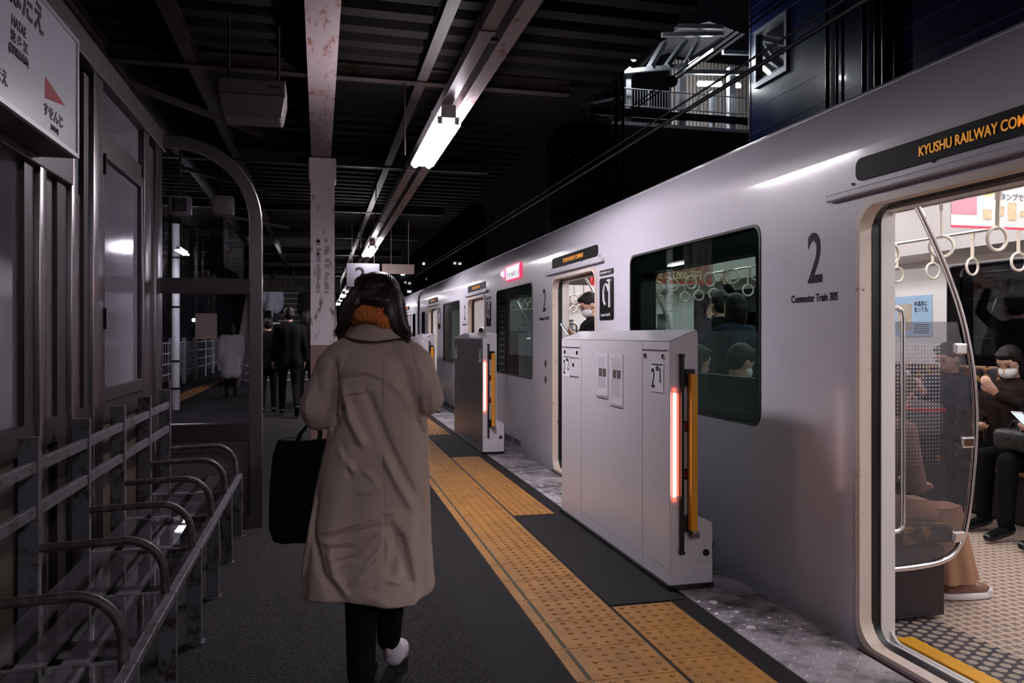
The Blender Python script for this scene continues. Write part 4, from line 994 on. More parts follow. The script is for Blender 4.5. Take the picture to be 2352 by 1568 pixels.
slopebar((1340, 235), (1410, 222), .35, 'cap_beam', mt['fbg'], 0, 0); slopebar((1296, 281), (1405, 272), .12, 'cap_beam', mt['fbg'], 0, 0)
for nm_, a, b_, lb in (('1', (1592, 141), (1652, 101), 'slanting lit tube lamp under the footbridge roof'), ('2', (1620, 182), (1674, 184), 'level lit tube lamp in the footbridge hall, left of the dark post'), ('3', (1702, 186), (1718, 187), 'short lit tube lamp in the footbridge hall next to the navy building')):
    pa = Vector((FX(a[0]), YF + .45, FZ(*a))); pb = Vector((FX(b_[0]), YF + .45, FZ(*b_)))
    t = thing('tube_lamp', lb, 'lamp', pa); d = pb - pa
    MB().tube([(0, 0, 0), tuple(d)], .06, 10).build('tube', E_('bridge tube', (.92, .96, 1), 38), t, smooth=60)
    MB().bar((0, .03, .08), tuple(d + Vector((0, .03, .08))), .12, .05).build('housing', mt['fbg'], t)
pa = Vector((FX(1445), YF - .35, FZ(1445, 145)))
t = thing('spot_lamp', 'small bright lamp point at the left end of the footbridge roof', 'lamp', pa)
MB().ell((0, 0, 0), (.07, .07, .07)).build('bulb', E_('spot bulb', (.92, .96, 1), 170), t); MB().bar((0, 0, .05), (0, .4, .12), .04, .04).build('arm', mt['fbg'], t)
# wires over the track
def wire(px0, py0, px1, py1, X, r, lb, extra=None):
    # straight run parallel to the track through the first pixel
    z = (X / C_) * F / (px0 - 733); Z = HC + (770 - py0) * z / F
    m = MB().tube([(X, .5, Z), (X, 14, Z - .02), (X, 34, Z)], r, 6); o = m.build('overhead_wire', M('wire', (.008, .008, .01), .55) if 'wire' not in bpy.data.materials else bpy.data.materials['wire']); tag(o, lb, 'wire'); return o
wire(1685, 184, 0, 0, 3.9, .022, 'thick overhead cable crossing in front of the footbridge and the navy building')
wire(1543, 187, 0, 0, 3.9, .009, 'thin overhead wire that carries a dark round insulator', True)
wire(1805, 83, 0, 0, 3.9, .012, 'overhead wire just above the thick cable, passing the navy building window')
wire(1719, 46, 0, 0, 4.2, .008, 'topmost thin overhead wire')
z = (3.9 / C_) * F / (1543 - 733); tag(MB().ell((3.9, (z - 3.9 * S_) / C_, HC + (770 - 187) * z / F), (.065, .065, .065)).build('insulator', mt['ink'], smooth=60), 'dark round insulator on a thin wire in front of the footbridge', 'insulator')
# ------------------------------------------------------------------ people
def hand(m, w, d, n, side, curl=35, s=1.0, fl=1.0):
    "palm and five fingers; w wrist, d direction, n palm normal (fingers curl toward n), side thumb side"
    w = Vector(w); d = Vector(d).normalized(); n = Vector(n).normalized(); n = (n - d * n.dot(d)).normalized(); sd = Vector(side); sd = (sd - d * sd.dot(d) - n * sd.dot(n)).normalized()
    R = Matrix((sd, d, n)).transposed()
    m.ell(w + d * .045 * s, (.038 * s, .05 * s, .016 * s), R, 12, 8)
    for i, (o, L) in enumerate(((.028, .068), (.010, .078), (-.009, .072), (-.027, .056))):
        b0 = w + d * .082 * s + sd * o * s; a1 = radians(curl * (.5 + .06 * i)); a2 = radians(curl * 1.5); a3 = radians(curl * 2.2)
        p1 = b0 + (d * cos(a1) + n * sin(a1)) * L * .45 * s * fl; p2 = p1 + (d * cos(a2) + n * sin(a2)) * L * .32 * s * fl; p3 = p2 + (d * cos(a3) + n * sin(a3)) * L * .25 * s * fl
        m.cap(b0 - d * .02 * s, p1, .0090 * s, .0085 * s, 8); m.cap(p1, p2, .0083 * s, .0078 * s, 8); m.cap(p2, p3, .0078 * s, .0065 * s, 8)
    b0 = w + d * .03 * s + sd * .03 * s; p1 = b0 + (sd * .6 + d * .7 + n * .35).normalized() * .038 * s; p2 = p1 + (d * .8 + n * .5 + sd * .1).normalized() * .032 * s
    m.cap(w + d * .02 * s + sd * .015 * s, p1, .013 * s, .0105 * s, 8); m.cap(p1, p2, .0102 * s, .008 * s, 8)
def lp(a, b_, t): return Vector(a).lerp(Vector(b_), t)
mt['brownhair'] = M('brown hair', (.10, .045, .025), .4, bump=.4, bs=220)
def person(label, loc, rz, pose='stand', H=1.66, top='cloth_black', legs='cloth_black', hair='short', mask=False, shoe='blackgloss', vox=.014, arms=None, look=(0, 0), girl=False, coatlen=0, group=None, puffy=0, skirt=None, hands=True, bald=False, legj=None, lean=0, scarf=None, knit=None, hairm='hair'):
    """arms: dict L/R -> (elbow, wrist, handdir, palmnormal) in local metres for H=1.66; faces +Y"""
    t = thing('person', label, 'person', loc, rz, group); s = H / 1.66; V = lambda x, y, z: Vector((x, y, z)) * s
    if pose == 'sit': pel = V(0, .0, .50)
    else: pel = V(0, 0, .90)
    up = Vector((0, sin(lean), cos(lean)))
    chest = pel + up * .34 * s; neck = pel + up * .50 * s; head = pel + up * .635 * s + Vector((0, .025, 0)) * s
    sw = .155 if girl else .175
    sh = {i: neck + V(i * sw, 0, -.065) for i in (-1, 1)}
    hip = {i: pel + V(i * .085, 0, -.02) for i in (-1, 1)}
    if pose == 'sit': kn = {i: pel + V(i * .11, .42, .0) for i in (-1, 1)}; an = {i: V(i * .11, .44, .09) for i in (-1, 1)}; toe = {i: an[i] + V(0, .13, -.05) for i in (-1, 1)}
    elif pose == 'walk': kn = {-1: V(-.09, .12, .49), 1: V(.09, -.06, .48)}; an = {-1: V(-.09, .22, .09), 1: V(.09, -.34, .17)}; toe = {-1: V(-.09, .36, .04), 1: V(.09, -.24, .04)}
    else: kn = {i: V(i * .09, .02, .48) for i in (-1, 1)}; an = {i: V(i * .095, -.01, .08) for i in (-1, 1)}; toe = {i: V(i * .11, .13, .035) for i in (-1, 1)}
    if legj: 
        for i in (-1, 1): kn[i], an[i], toe[i] = [Vector(v) * s for v in legj[i]]
    A = {}
    for i in (-1, 1):
        if arms and i in arms: A[i] = [Vector(v) * s if k < 2 else Vector(v) for k, v in enumerate(arms[i])]
        elif pose == 'sit': A[i] = [sh[i] + V(i * .06, .02, -.27), pel + V(i * .09, .28, .12), Vector((-i * .5, .9, 0)), Vector((0, 0, -1))]
        else: A[i] = [sh[i] + V(i * .05, -.02, -.27), sh[i] + V(i * .06, .05, -.50), Vector((0, .1, -1)), Vector((-i, 0, 0))]
    cx, cz = cos(look[0]), sin(look[0])
    HR = Matrix.Rotation(look[1], 3, 'Z') @ Matrix.Rotation(-look[0], 3, 'X')
    hp = lambda x, y, z: head + HR @ (Vector((x, y, z)) * s)
    # body: one continuous skin under the clothes
    m = MB(); m.ell(hp(0, 0, .02), (.074 * s, .092 * s, .098 * s), HR); m.ell(hp(0, .025, -.045), (.058 * s, .066 * s, .068 * s), HR)
    m.cap(hp(0, .085, -.002), hp(0, .103, -.03), .008 * s, .012 * s, 8)
    for i in (-1, 1): m.ell(hp(i * .075, -.005, -.01), (.010 * s, .018 * s, .030 * s), HR, 8, 6)
    m.ell(hp(0, .085, -.062), (.022 * s, .01 * s, .008 * s), HR, 8, 6)
    m.cap(hp(0, -.015, -.06), neck, .047 * s, .052 * s); m.cap(neck, chest, .055 * s, .08 * s); m.cap(chest, pel, .085 * s, .08 * s)
    for i in (-1, 1):
        e, wr, hd, pn = A[i]
        m.cap(neck + V(0, 0, -.06), sh[i], .05 * s, .043 * s); m.cap(sh[i], e, .042 * s, .034 * s); m.cap(e, wr, .034 * s, .024 * s)
        if hands: hand(m, wr, hd, pn, (-i, 0, .6) if pose == 'sit' else (-i, .5, .5), 32, s)
        m.cap(hip[i], kn[i], .06 * s, .044 * s); m.cap(kn[i], an[i], .044 * s, .030 * s)
    blob(m, 'body', mt['skin'], t, min(vox, .008) if hands and vox < .012 else vox, 2)
    for i in (-1, 1):
        if vox < .012:
            MB().ell(hp(i * .032, .082, .012), (.016 * s, .007 * s, .0055 * s), HR, 8, 6).build('eye', mt['ink'], t)
            MB().bar(hp(i * .016, .093, .034), hp(i * .05, .08, .036), .006 * s, .005 * s).build('eyebrow', mt['hair'], t)
    # clothes
    p_ = puffy; m = MB(); d0 = .125 + p_ * .5
    for i in (-1, 1):
        m.cap(neck + V(0, 0, -.07), sh[i], .075 * s, (.066 + p_ * .4) * s); m.cap(sh[i], A[i][0], (.064 + p_) * s, (.052 + p_) * s); m.cap(A[i][0], lp(A[i][0], A[i][1], .93), (.052 + p_) * s, (.038 + p_ * .7) * s)
        m.cap(chest + V(i * .06, 0, .05), pel + V(i * .05, 0, .04), d0 * s, (.11 + p_) * s)
    m.cap(neck + V(0, -.005, -.05), neck + V(0, -.002, -.02), .085 * s, .07 * s)
    if not coatlen and pose != 'sit': coatlen = .10
    if coatlen:
        for i in (-1, 1): m.cap(pel + V(i * .05, 0, .04), pel + V(i * .08, 0, -coatlen), (.12 + p_) * s, (.12 + p_) * s)
    tp = blob(m, 'jacket', mt[top], t, vox, 3)
    m = MB()
    for i in (-1, 1):
        m.cap(pel + V(i * .03, 0, .05), hip[i], .115 * s, .10 * s); m.cap(hip[i], kn[i], .088 * s, .064 * s); m.cap(kn[i], lp(kn[i], an[i], .95), .064 * s, (.075 if skirt else .05) * s)
    if pose == 'sit' and skirt: m.cap(kn[-1], kn[1], .07 * s, .07 * s)
    blob(m, 'trousers', mt[legs], t, vox, 3)
    for i in (-1, 1):
        d = (toe[i] - an[i]); f = Vector((d.x, d.y, 0)).normalized()
        m = MB(); m.cap(an[i] + Vector((0, 0, -.02)) * s - f * .03 * s, toe[i], .042 * s, .034 * s); m.cap(toe[i], toe[i] + f * .045 * s, .034 * s, .027 * s)
        zmin = 0.004
        def fl_(me, z0=(0 if an[i].z < .11 * s else -1)):
            for v in me.vertices:
                if z0 == 0 and v.co.z < zmin: v.co.z = zmin
        blob(m, 'shoe', mt[shoe], t, min(vox, .012), 2, fl_)
    # hair
    if not bald:
        m = MB(); m.ell(hp(0, -.014, .040), (.083 * s, .095 * s, .088 * s), HR); m.ell(hp(0, -.04, -.0), (.078 * s, .07 * s, .085 * s), HR)
        if hair == 'long':
            m.cap(hp(0, -.045, .0), hp(0, -.06, -.17), .078 * s, .062 * s)
            for i in (-1, 1): m.cap(hp(i * .066, -.005, .03), hp(i * .075, -.0, -.13), .026 * s, .028 * s)
            m.ell(hp(0, .045, .085), (.06 * s, .045 * s, .032 * s), HR)
        elif hair == 'bob':
            for i in (-1, 1): m.cap(hp(i * .062, -.01, .03), hp(i * .068, .0, -.09), .03 * s, .028 * s)
            m.cap(hp(0, -.04, .0), hp(0, -.045, -.09), .078 * s, .065 * s)
        if hair in ('short', 'bob'): m.ell(hp(0, .045, .092), (.062 * s, .045 * s, .028 * s), HR)
        def keep(me): 
            pass
        blob(m, 'hair', mt[hairm], t, min(vox, .01), 2)
    if mask:
        m = MB(); m.ell(hp(0, .052, -.045), (.062 * s, .062 * s, .052 * s), HR); blob(m, 'face_mask', mt['mask'], t, .006, 3)
        if vox < .012:
            for i in (-1, 1): MB().tube([hp(i * .058, .06, -.03), hp(i * .077, .0, -.005)], .0018 * s, 5).build('ear_loop', mt['mask'], t)
    return t, dict(A=A, head=head, s=s, hp=hp, HR=HR)

# ---- the walking woman (local frame: x right in the view, y away from the viewer)
def walking_woman():
    WZ = 2.95; pc = at(862, 770, WZ)
    t = thing('person', 'woman walking away in a long beige coat and orange scarf, tote on her arm', 'person', (pc.x, pc.y, 0), -TH)
    k = F / WZ
    def L(px, py, y=0): return Vector(((px - 862) / k, y, HC - (py - 770) / k))
    coatm = M('beige trench cotton', (.50, .385, .33), .72, bump=.35, bs=420); N, Lk = nt(coatm)
    # body
    m = MB(); hd = L(862, 682, .03); m.ell(hd, (.072, .09, .10)); m.ell(hd + Vector((0, .03, -.05)), (.055, .06, .06)); m.cap(hd + Vector((0, 0, -.06)), L(866, 790), .046, .052)
    m.cap(L(866, 790), L(866, 1000), .06, .10)
    shl = L(775, 825); shr = L(952, 825); ell_ = L(728, 935, -.03); elr = L(988, 915, -.03); wl = L(770, 950, .21); wr = L(945, 940, .22)
    for a, b_, c in ((shl, ell_, wl), (shr, elr, wr)):
        m.cap(L(866, 800), a, .05, .045); m.cap(a, b_, .042, .036); m.cap(b_, c, .036, .026)
    hand(m, wl, (.3, .9, -.1), (.2, 0, -1), (1, 0, .2), 45); hand(m, wr, (-.4, .85, .1), (-.3, 0, 1), (-1, 0, .3), 45)
    kl, al = L(832, 1330, -.02), L(850, 1500, -.17); kr, ar = L(898, 1310, .02), L(890, 1478, .02)
    m.cap(L(840, 1010), kl, .08, .048); m.cap(kl, al, .048, .032); m.cap(L(890, 1010), kr, .08, .048); m.cap(kr, ar, .048, .032)
    blob(m, 'body', mt['skin'], t, .009, 2)
    for i in (-1, 1): MB().ell(hd + Vector((i * .03, .085, .0)), (.014, .006, .005), None, 8, 6).build('eye', mt['ink'], t)
    # black trousers
    m = MB(); tr = lambda a: a
    m.cap(L(840, 1100), kl, .10, .064); m.cap(kl, L(849, 1508, -.168), .064, .050); m.cap(L(890, 1100), kr, .10, .062); m.cap(kr, L(891, 1470, .02), .062, .046)
    blob(m, 'trousers', mt['cloth_black'], t, .011, 3)
    # shoes
    m = MB(); a = L(848, 1530, -.16); a.z = .075; m.cap(a, (a.x, a.y + .02, .045), .045, .042); m.cap((a.x, a.y + .0, .04), (a.x, a.y + .16, .035), .042, .036)
    def flo(me):
        for v in me.vertices: v.co.z = max(v.co.z, .004)
    blob(m, 'shoe', mt['blackgloss'], t, .009, 3, flo)
    hx = L(893, 1480, .03); tx_ = L(905, 1535, .10); tx_.z = .055
    m = MB(); m.cap(hx + Vector((.0, .0, .0)), hx + Vector((.012, .02, -.06)), .036, .040); m.cap(hx + Vector((.01, .015, -.05)), tx_, .038, .042); m.cap(tx_, tx_ + Vector((0, .07, -.015)), .042, .036)
    wsh = blob(m, 'white_sneaker', M('white sneaker', (.62, .56, .62), .5, bump=.1, bs=60), t, .008, 3, flo); wsh['label'] = 'white sneaker with its heel lifted'
    d = (tx_ - hx).normalized(); sd = Vector((1, 0, 0))
    MB().tube([hx + Vector((-.01, -.035, .03)), hx + Vector((.0, -.036, -.03)), tx_ + Vector((0, -.03, .01))], .012, 8).build('heel_stripe', M('pinkish heel', (.45, .34, .38), .6), wsh)
    # coat: lofted skirt and torso + sleeves, merged, then creased
    Z = lambda py: HC - (py - 770) / k; X = lambda px: (px - 862) / k
    prof = [(1356, 694, 998, .19, .19), (1340, 695, 997, .185, .185), (1300, 698, 994, .18, .18), (1200, 711, 988, .16, .165), (1100, 729, 985, .145, .15), (1000, 751, 984, .13, .135), (930, 768, 975, .125, .125), (880, 768, 968, .12, .12), (840, 758, 968, .11, .11), (815, 765, 962, .095, .10), (797, 783, 948, .08, .085), (783, 800, 930, .066, .068), (765, 812, 915, .058, .058)]
    rings = []; n = 72
    for py, xl, xr_, dn, df in prof:
        cx = (X(xl) + X(xr_)) / 2; rx = (X(xr_) - X(xl)) / 2; ring_ = []
        for q in range(n):
            a = 2 * pi * q / n; r = 1.0
            if py > 950:
                f = (py - 950) / 400; r += f * (.05 * sin(5 * a + .6) + .035 * sin(9 * a + 1.9) + .02 * sin(15 * a))
            e = .88; ca, sa = cos(a), sin(a)
            x_ = cx + rx * (abs(ca) ** e) * (1 if ca > 0 else -1) * (1 if abs(ca) > .95 else r * .5 + .5); y_ = (dn if sa < 0 else df) * (abs(sa) ** e) * (1 if sa > 0 else -1) * r
            zz = Z(py)
            if py > 1330: zz += .012 * sin(3 * a + 1.2) + (.028 if X(860) < x_ < X(900) else 0) * (1 if y_ < 0 else 0)
            ring_.append(Vector((x_, y_ + .01, zz)))
        rings.append(ring_)
    m = MB(); m.loft(rings)
    m.cap(L(800, 818), L(775, 842), .078, .078); m.cap(L(775, 842), L(733, 930, -.025), .080, .066); m.cap(L(731, 930, -.025), L(731, 952, -.01), .066, .060); m.cap(L(733, 938, -.02), L(766, 952, .17), .068, .048)
    m.cap(L(925, 818), L(950, 842), .078, .080); m.cap(L(950, 842), L(982, 912, -.025), .080, .066); m.cap(L(982, 912, -.025), L(942, 945, .18), .066, .046)
    ridges = [([(797, 879), (820, 960), (851, 1015)], 9, .016), ([(797, 1022), (812, 1052), (828, 1069)], 8, .012), ([(757, 1203), (820, 1186), (892, 1163)], 3.6, .009), ([(754, 1225), (790, 1224), (826, 1219)], 3.2, .007),
              ([(772, 1257), (820, 1250), (863, 1235)], 3.6, .008), ([(815, 1319), (850, 1290), (890, 1250)], 5, .008), ([(783, 1283), (834, 1261)], 3.5, .006), ([(895, 1029), (930, 1100), (964, 1155)], 10, .014), ([(893, 1157), (921, 1160)], 3, .006),
              ([(800, 860), (840, 848), (884, 858)], 4, .006), ([(808, 900), (845, 893), (866, 888)], 3.5, .007), ([(805, 922), (850, 905)], 3.5, .007), ([(838, 1117), (868, 1108), (886, 1096)], 6, .007), ([(850, 1065), (880, 1090)], 7, .006), ([(700, 1330), (722, 1200), (735, 1090)], 7, .008), ([(775, 1230), (790, 1290), (822, 1340)], 8, .010),
              ([(905, 870), (935, 900), (960, 945)], 8, .006), ([(848, 1283), (893, 1225)], 4, .006), ([(720, 900), (716, 950)], 10, .006), ([(1000, 890), (1002, 940)], 8, .006), ([(976, 1080), (985, 1200), (990, 1330)], 8, .007), ([(878, 1320), (905, 1300), (935, 1312)], 4, .005)]
    valleys = [([(779, 828), (781, 880), (775, 980)], 6, .022), ([(800, 925), (785, 960), (765, 990)], 8, .016), ([(848, 880), (880, 960), (905, 1020), (950, 1110), (968, 1150)], 9, .013), ([(768, 1215), (830, 1203), (888, 1185)], 5, .009), ([(765, 1240), (840, 1236), (885, 1205)], 5, .008), ([(736, 1109), (731, 1203), (760, 1290), (800, 1340)], 9, .016),
               ([(924, 1203), (940, 1260), (958, 1330)], 10, .014), ([(905, 1180), (925, 1230), (905, 1300)], 12, .012), ([(803, 868), (850, 860), (886, 872)], 4, .006), ([(808, 910), (850, 900)], 3.5, .006), ([(968, 905), (962, 960), (975, 1000)], 6, .014), ([(845, 1290), (880, 1256)], 4, .006), ([(800, 1010), (820, 1085)], 7, .009), ([(735, 845), (742, 900)], 10, .006)]
    seam = [([(884, 782), (886, 860), (889, 1000), (893, 1100), (897, 1180), (900, 1340)], 1.7, .0035), ([(838, 778), (810, 800), (795, 850), (780, 900)], 1.6, .003), ([(928, 778), (950, 800), (962, 850), (972, 900)], 1.6, .003), ([(695, 1335), (840, 1347), (995, 1333)], 1.3, .002)]
    cr = [([Vector((X(a), Z(b_))) for a, b_ in pts], w_ / k, amp) for lst, sg_ in ((ridges, 1), (valleys, -1), (seam, -1)) for pts, w_, amp0 in lst for amp in (amp0 * sg_,)]
    def crease(me):
        for v in me.vertices:
            if v.normal.y > .35 or v.co.y > .08: continue
            q = Vector((v.co.x, v.co.z)); d = 0
            for pts, w_, amp in cr:
                best = 9; tt = 0
                for i in range(len(pts) - 1):
                    a, b_ = pts[i], pts[i + 1]; ab = b_ - a; t_ = max(0, min(1, (q - a).dot(ab) / ab.length_squared)); dist = (q - (a + ab * t_)).length
                    if dist < best: best = dist; tt = (i + t_) / (len(pts) - 1)
                if best < 3 * w_: d += amp * math.exp(-(best / w_) ** 2) * min(1, min(tt, 1 - tt) * 6 + .25)
            nz = noise.noise(v.co * 9) * .004 + noise.noise(v.co * Vector((22, 22, 30)).x * .9) * .0015
            d = max(-.024, min(.022, d)) * 1.7; w_ = max(0, min(1, (-v.normal.y) * 1.6))
            v.co += Vector((0, -1, 0)) * d * w_ + v.normal * nz
    blob(m, 'coat', coatm, t, .0062, 5, crease)
    # collar flap
    m = MB(); top_ = []; bot = []
    for q in range(25):
        a = radians(-195 + 210 * q / 24 + 0); a = radians(-90 - 115 + 230 * q / 24)
        w_ = abs(q - 12) / 12.0
        top_.append(Vector((.008 + .060 * cos(a), .012 + .062 * sin(a), 1.336 - .004 * w_)))
        bot.append(Vector((.010 + (.118) * cos(a), .004 + .100 * sin(a), 1.262 + .020 * w_ - .004 * math.exp(-(w_ * 3) ** 2))))
    rr_ = []
    for q in range(25):
        a_, b_ = top_[q], bot[q]; mid = a_.lerp(b_, .5) + Vector((0, -.004, .006)); nn = Vector((b_.x, b_.y, 0)).normalized() * .006
        rr_.append([a_ - nn * .6, a_ + nn * .3, mid + nn, b_ + nn * 1.3, b_ - nn * .3, mid - nn * .6])
    m.loft(rr_); blob(m, 'collar', coatm, t, .0035, 2)
    # scarf
    sm = M('orange mohair scarf', (.72, .21, .055), .95, bump=1.0, bs=110, var=.35, vs=45)
    m = MB()
    for zc, r0, r1, tk, tilt in ((1.372, .072, .070, .030, .02), (1.345, .086, .080, .030, -.03), (1.395, .060, .062, .022, .05)):
        pts = [Vector((.003 + r0 * cos(2 * pi * q / 28), .012 + r1 * sin(2 * pi * q / 28), zc + tilt * cos(2 * pi * q / 28) + .006 * sin(2 * pi * q / 28 * 3))) for q in range(29)]
        m.tube(pts, [tk * (1 + .12 * sin(q * 1.7)) for q in range(29)], 10)
    m.cap((0, .01, 1.33), (0, .015, 1.42), .07, .055); m.cap((-.085, .02, 1.345), (-.10, .03, 1.29), .03, .02)
    def fuzz(me):
        for v in me.vertices:
            a = atan2(v.co.y, v.co.x); v.co += v.normal * (.0025 * sin(a * 46 + v.co.z * 160) + .002 * noise.noise(v.co * 38))
    blob(m, 'scarf', sm, t, .0045, 2, fuzz)
    # hair
    hm = M('long dark hair', (.020, .010, .008), .34, spec=.6); N, Lk = nt(hm); b = N['Principled BSDF']; tc = N.new('ShaderNodeTexCoord'); mp = N.new('ShaderNodeMapping'); mp.inputs['Scale'].default_value = (260, 260, 9)
    nn_ = N.new('ShaderNodeTexNoise'); nn_.inputs['Scale'].default_value = 1; bp = N.new('ShaderNodeBump'); bp.inputs['Strength'].default_value = .8; bp.inputs['Distance'].default_value = .004
    Lk.new(tc.outputs['Object'], mp.inputs[0]); Lk.new(mp.outputs[0], nn_.inputs['Vector']); Lk.new(nn_.outputs[0], bp.inputs['Height']); Lk.new(bp.outputs[0], b.inputs['Normal'])
    m = MB(); m.ell(L(866, 668, .02), (.087, .100, .076)); m.ell(L(864, 684, -.005), (.096, .082, .075)); m.ell(L(840, 650, .03), (.05, .07, .035))
    def strand(pts, rs, fl=.5): m.tube([L(*p) for p in pts], [r / k for r in rs], 12, flat=fl)
    strand([(832, 672, -.02), (815, 700, -.045), (800, 730, -.05), (790, 755, -.045), (780, 776, -.04)], [34, 27, 17, 11, 4], .7)
    strand([(820, 680, .03), (803, 715, .02), (793, 745, .0), (784, 772, -.01)], [26, 22, 15, 6], .9)
    strand([(892, 670, -.02), (903, 705, -.05), (912, 735, -.055), (926, 762, -.05), (944, 784, -.045)], [34, 27, 22, 17, 5], .7)
    strand([(905, 680, .03), (916, 720, .0), (925, 750, -.02), (945, 775, -.03)], [22, 20, 18, 8], .9)
    strand([(866, 672, -.05), (864, 692, -.068), (862, 704, -.06)], [46, 44, 36], .35)
    ho = blob(m, 'hair', hm, t, .0055, 3)
    random.seed(3); m = MB()
    for q in range(170):
        side = random.choice((-1, 1)); f = random.random()
        sx = 866 + side * random.uniform(0, 34); 
        if side < 0: P = [(sx, random.uniform(628, 650), random.uniform(-.05, .0)), (832 - 16 * f, 668, -.075), (810 - 10 * f + random.uniform(-3, 14), 705, -.078), (795 - 5 * f + random.uniform(-4, 12), 740, -.075), (778 + random.uniform(-8, 10), 768 + random.uniform(-8, 10), -.06)]
        else: P = [(sx, random.uniform(628, 650), random.uniform(-.05, .0)), (895 + 18 * f, 665, -.070), (908 + 14 * f + random.uniform(-10, 3), 702, -.078), (918 + 14 * f + random.uniform(-10, 4), 740, -.078), (940 + random.uniform(-12, 14), 776 + random.uniform(-10, 10), -.065)]
        m.tube([L(*p) for p in P], [.0016, .0018, .0016, .0013, .0004], 4)
    m.build('loose_strands', hm, ho, smooth=180)
    return t, L
ww, WL = walking_woman()
# tote bag
p = WL(688, 1120, .05); pw = ww.matrix_world
loc = Matrix.Rotation(-TH, 3, 'Z') @ Vector((p.x, p.y, 0)) + Vector(ww.location)
tb = thing('tote_bag', 'large plain black tote bag hanging from the walking woman\'s left arm', 'bag', (loc.x, loc.y, HC - (1250 - 770) / (F / 2.95)), -TH)
bk = M('black nylon', (.003, .003, .0035), .8, spec=.15, bump=.3, bs=25)
m = MB(); kk = F / 2.95; rings = []
for py, xl, xr_, dp in ((1250, 640, 708, .035), (1244, 622, 716, .05), (1215, 614, 722, .062), (1120, 617, 736, .066), (1050, 622, 748, .055), (1018, 630, 757, .035), (1012, 636, 757, .025)):
    cx = ((xl + xr_) / 2 - 688) / kk; rx = (xr_ - xl) / 2 / kk; zz = (1250 - py) / kk; rg_ = []
    for q in range(32):
        a = 2 * pi * q / 32; e = .35; ca, sa = cos(a), sin(a)
        rg_.append(Vector((cx + rx * abs(ca) ** e * (1 if ca > 0 else -1), dp * abs(sa) ** e * (1 if sa > 0 else -1), zz + .004 * sin(4 * a))))
    rings.append(rg_)
m.loft(rings); m.build('bag_body', bk, tb, smooth=60)
for yy_ in (-.025, .03):
    pts = [((670 - 688) / kk, yy_, (1250 - 1030) / kk), ((682 - 688) / kk, yy_ * .6, (1250 - 1000) / kk), ((700 - 688) / kk, yy_ * .3, (1250 - 978) / kk), ((722 - 688) / kk, yy_ * .3 + .02, (1250 - 972) / kk), ((728 - 688) / kk, yy_ * .6, (1250 - 1000) / kk), ((722 - 688) / kk, yy_, (1250 - 1030) / kk)]
    MB().tube([Vector(q) for q in pts], .013, 8, flat=.35).build('handle', bk, tb, smooth=60)

# ---- others
def face_to(px, z): q = at(px, 770, z); return (q.x, q.y, 0)
man, _ = person('man in a black suit walking away toward the stairs, left of the white column', face_to(664, 12.4), radians(6), 'walk', 1.74, 'cloth_black', 'cloth_black', 'short', vox=.022, hands=True)
mt['khaki'] = M('khaki puffer', (.30, .27, .22), .6, bump=.5, bs=16); mt['greypuff'] = M('grey puffer', (.16, .17, .21), .55, bump=.5, bs=14); mt['whitepuff'] = M('pale padded coat', (.48, .44, .46), .6, bump=.5, bs=14)
def onstair(px, k, z=None):
    y = 20.4 + k * .28 + .14; 
    u = (px - 1176) / F; x = y * (S_ + u * C_) / (C_ - u * S_); return (x, y, (k + 1) * .17)
person('person in a dark hooded coat just right of the man in the black suit', face_to(704, 13.6), 0, 'stand', 1.72, 'cloth_black', 'cloth_black', 'bob', vox=.03, hands=False)
person('person in a khaki padded jacket at the foot of the stairs beside the shelter screen', face_to(618, 17.5), radians(10), 'stand', 1.84, 'khaki', 'cloth_black', 'bob', vox=.03, hands=False, puffy=.02)
person('person in dark clothes with a pale collar, in front of the khaki jacket', face_to(616, 13.0), 0, 'stand', 1.58, 'cloth_black', 'cloth_black', 'short', vox=.03, hands=False)
person('person in a grey padded jacket climbing the stairs', onstair(626, 6), radians(8), 'stand', 1.7, 'greypuff', 'cloth_navy', 'short', vox=.03, hands=False, puffy=.03)
person('person in dark clothes on the stairs next to the white column', onstair(706, 5), radians(-8), 'stand', 1.68, 'cloth_black', 'cloth_black', 'bob', vox=.03, hands=False)
person('person in a long pale padded coat seen through the end screen glass', face_to(530, 16.3), radians(20), 'stand', 1.52, 'whitepuff', 'cloth_black', 'bob', vox=.03, hands=False, puffy=.03, coatlen=.35)

# passengers
def phone(px_loc, rz, tilt, lb, mat, size=(.072, .145)):
    t = thing('smartphone', lb, 'smartphone', px_loc, rz); t.rotation_euler = (tilt, 0, rz)
    MB().box((-size[0] / 2, -.004, 0), (size[0] / 2, .004, size[1]), .0035).build('phone_body', mat, t)
    MB().box((-size[0] / 2 + .004, .0042, .005), (size[0] / 2 - .004, .005, size[1] - .005)).build('screen', E_('phone screen', (.7, .8, 1), .8), t)
    MB().tube([(size[0] / 2 - .018, -.0045, size[1] - .02), (size[0] / 2 - .018, -.0065, size[1] - .02)], .009, 12).build('camera_lens', mt['ink'], t)
    return t
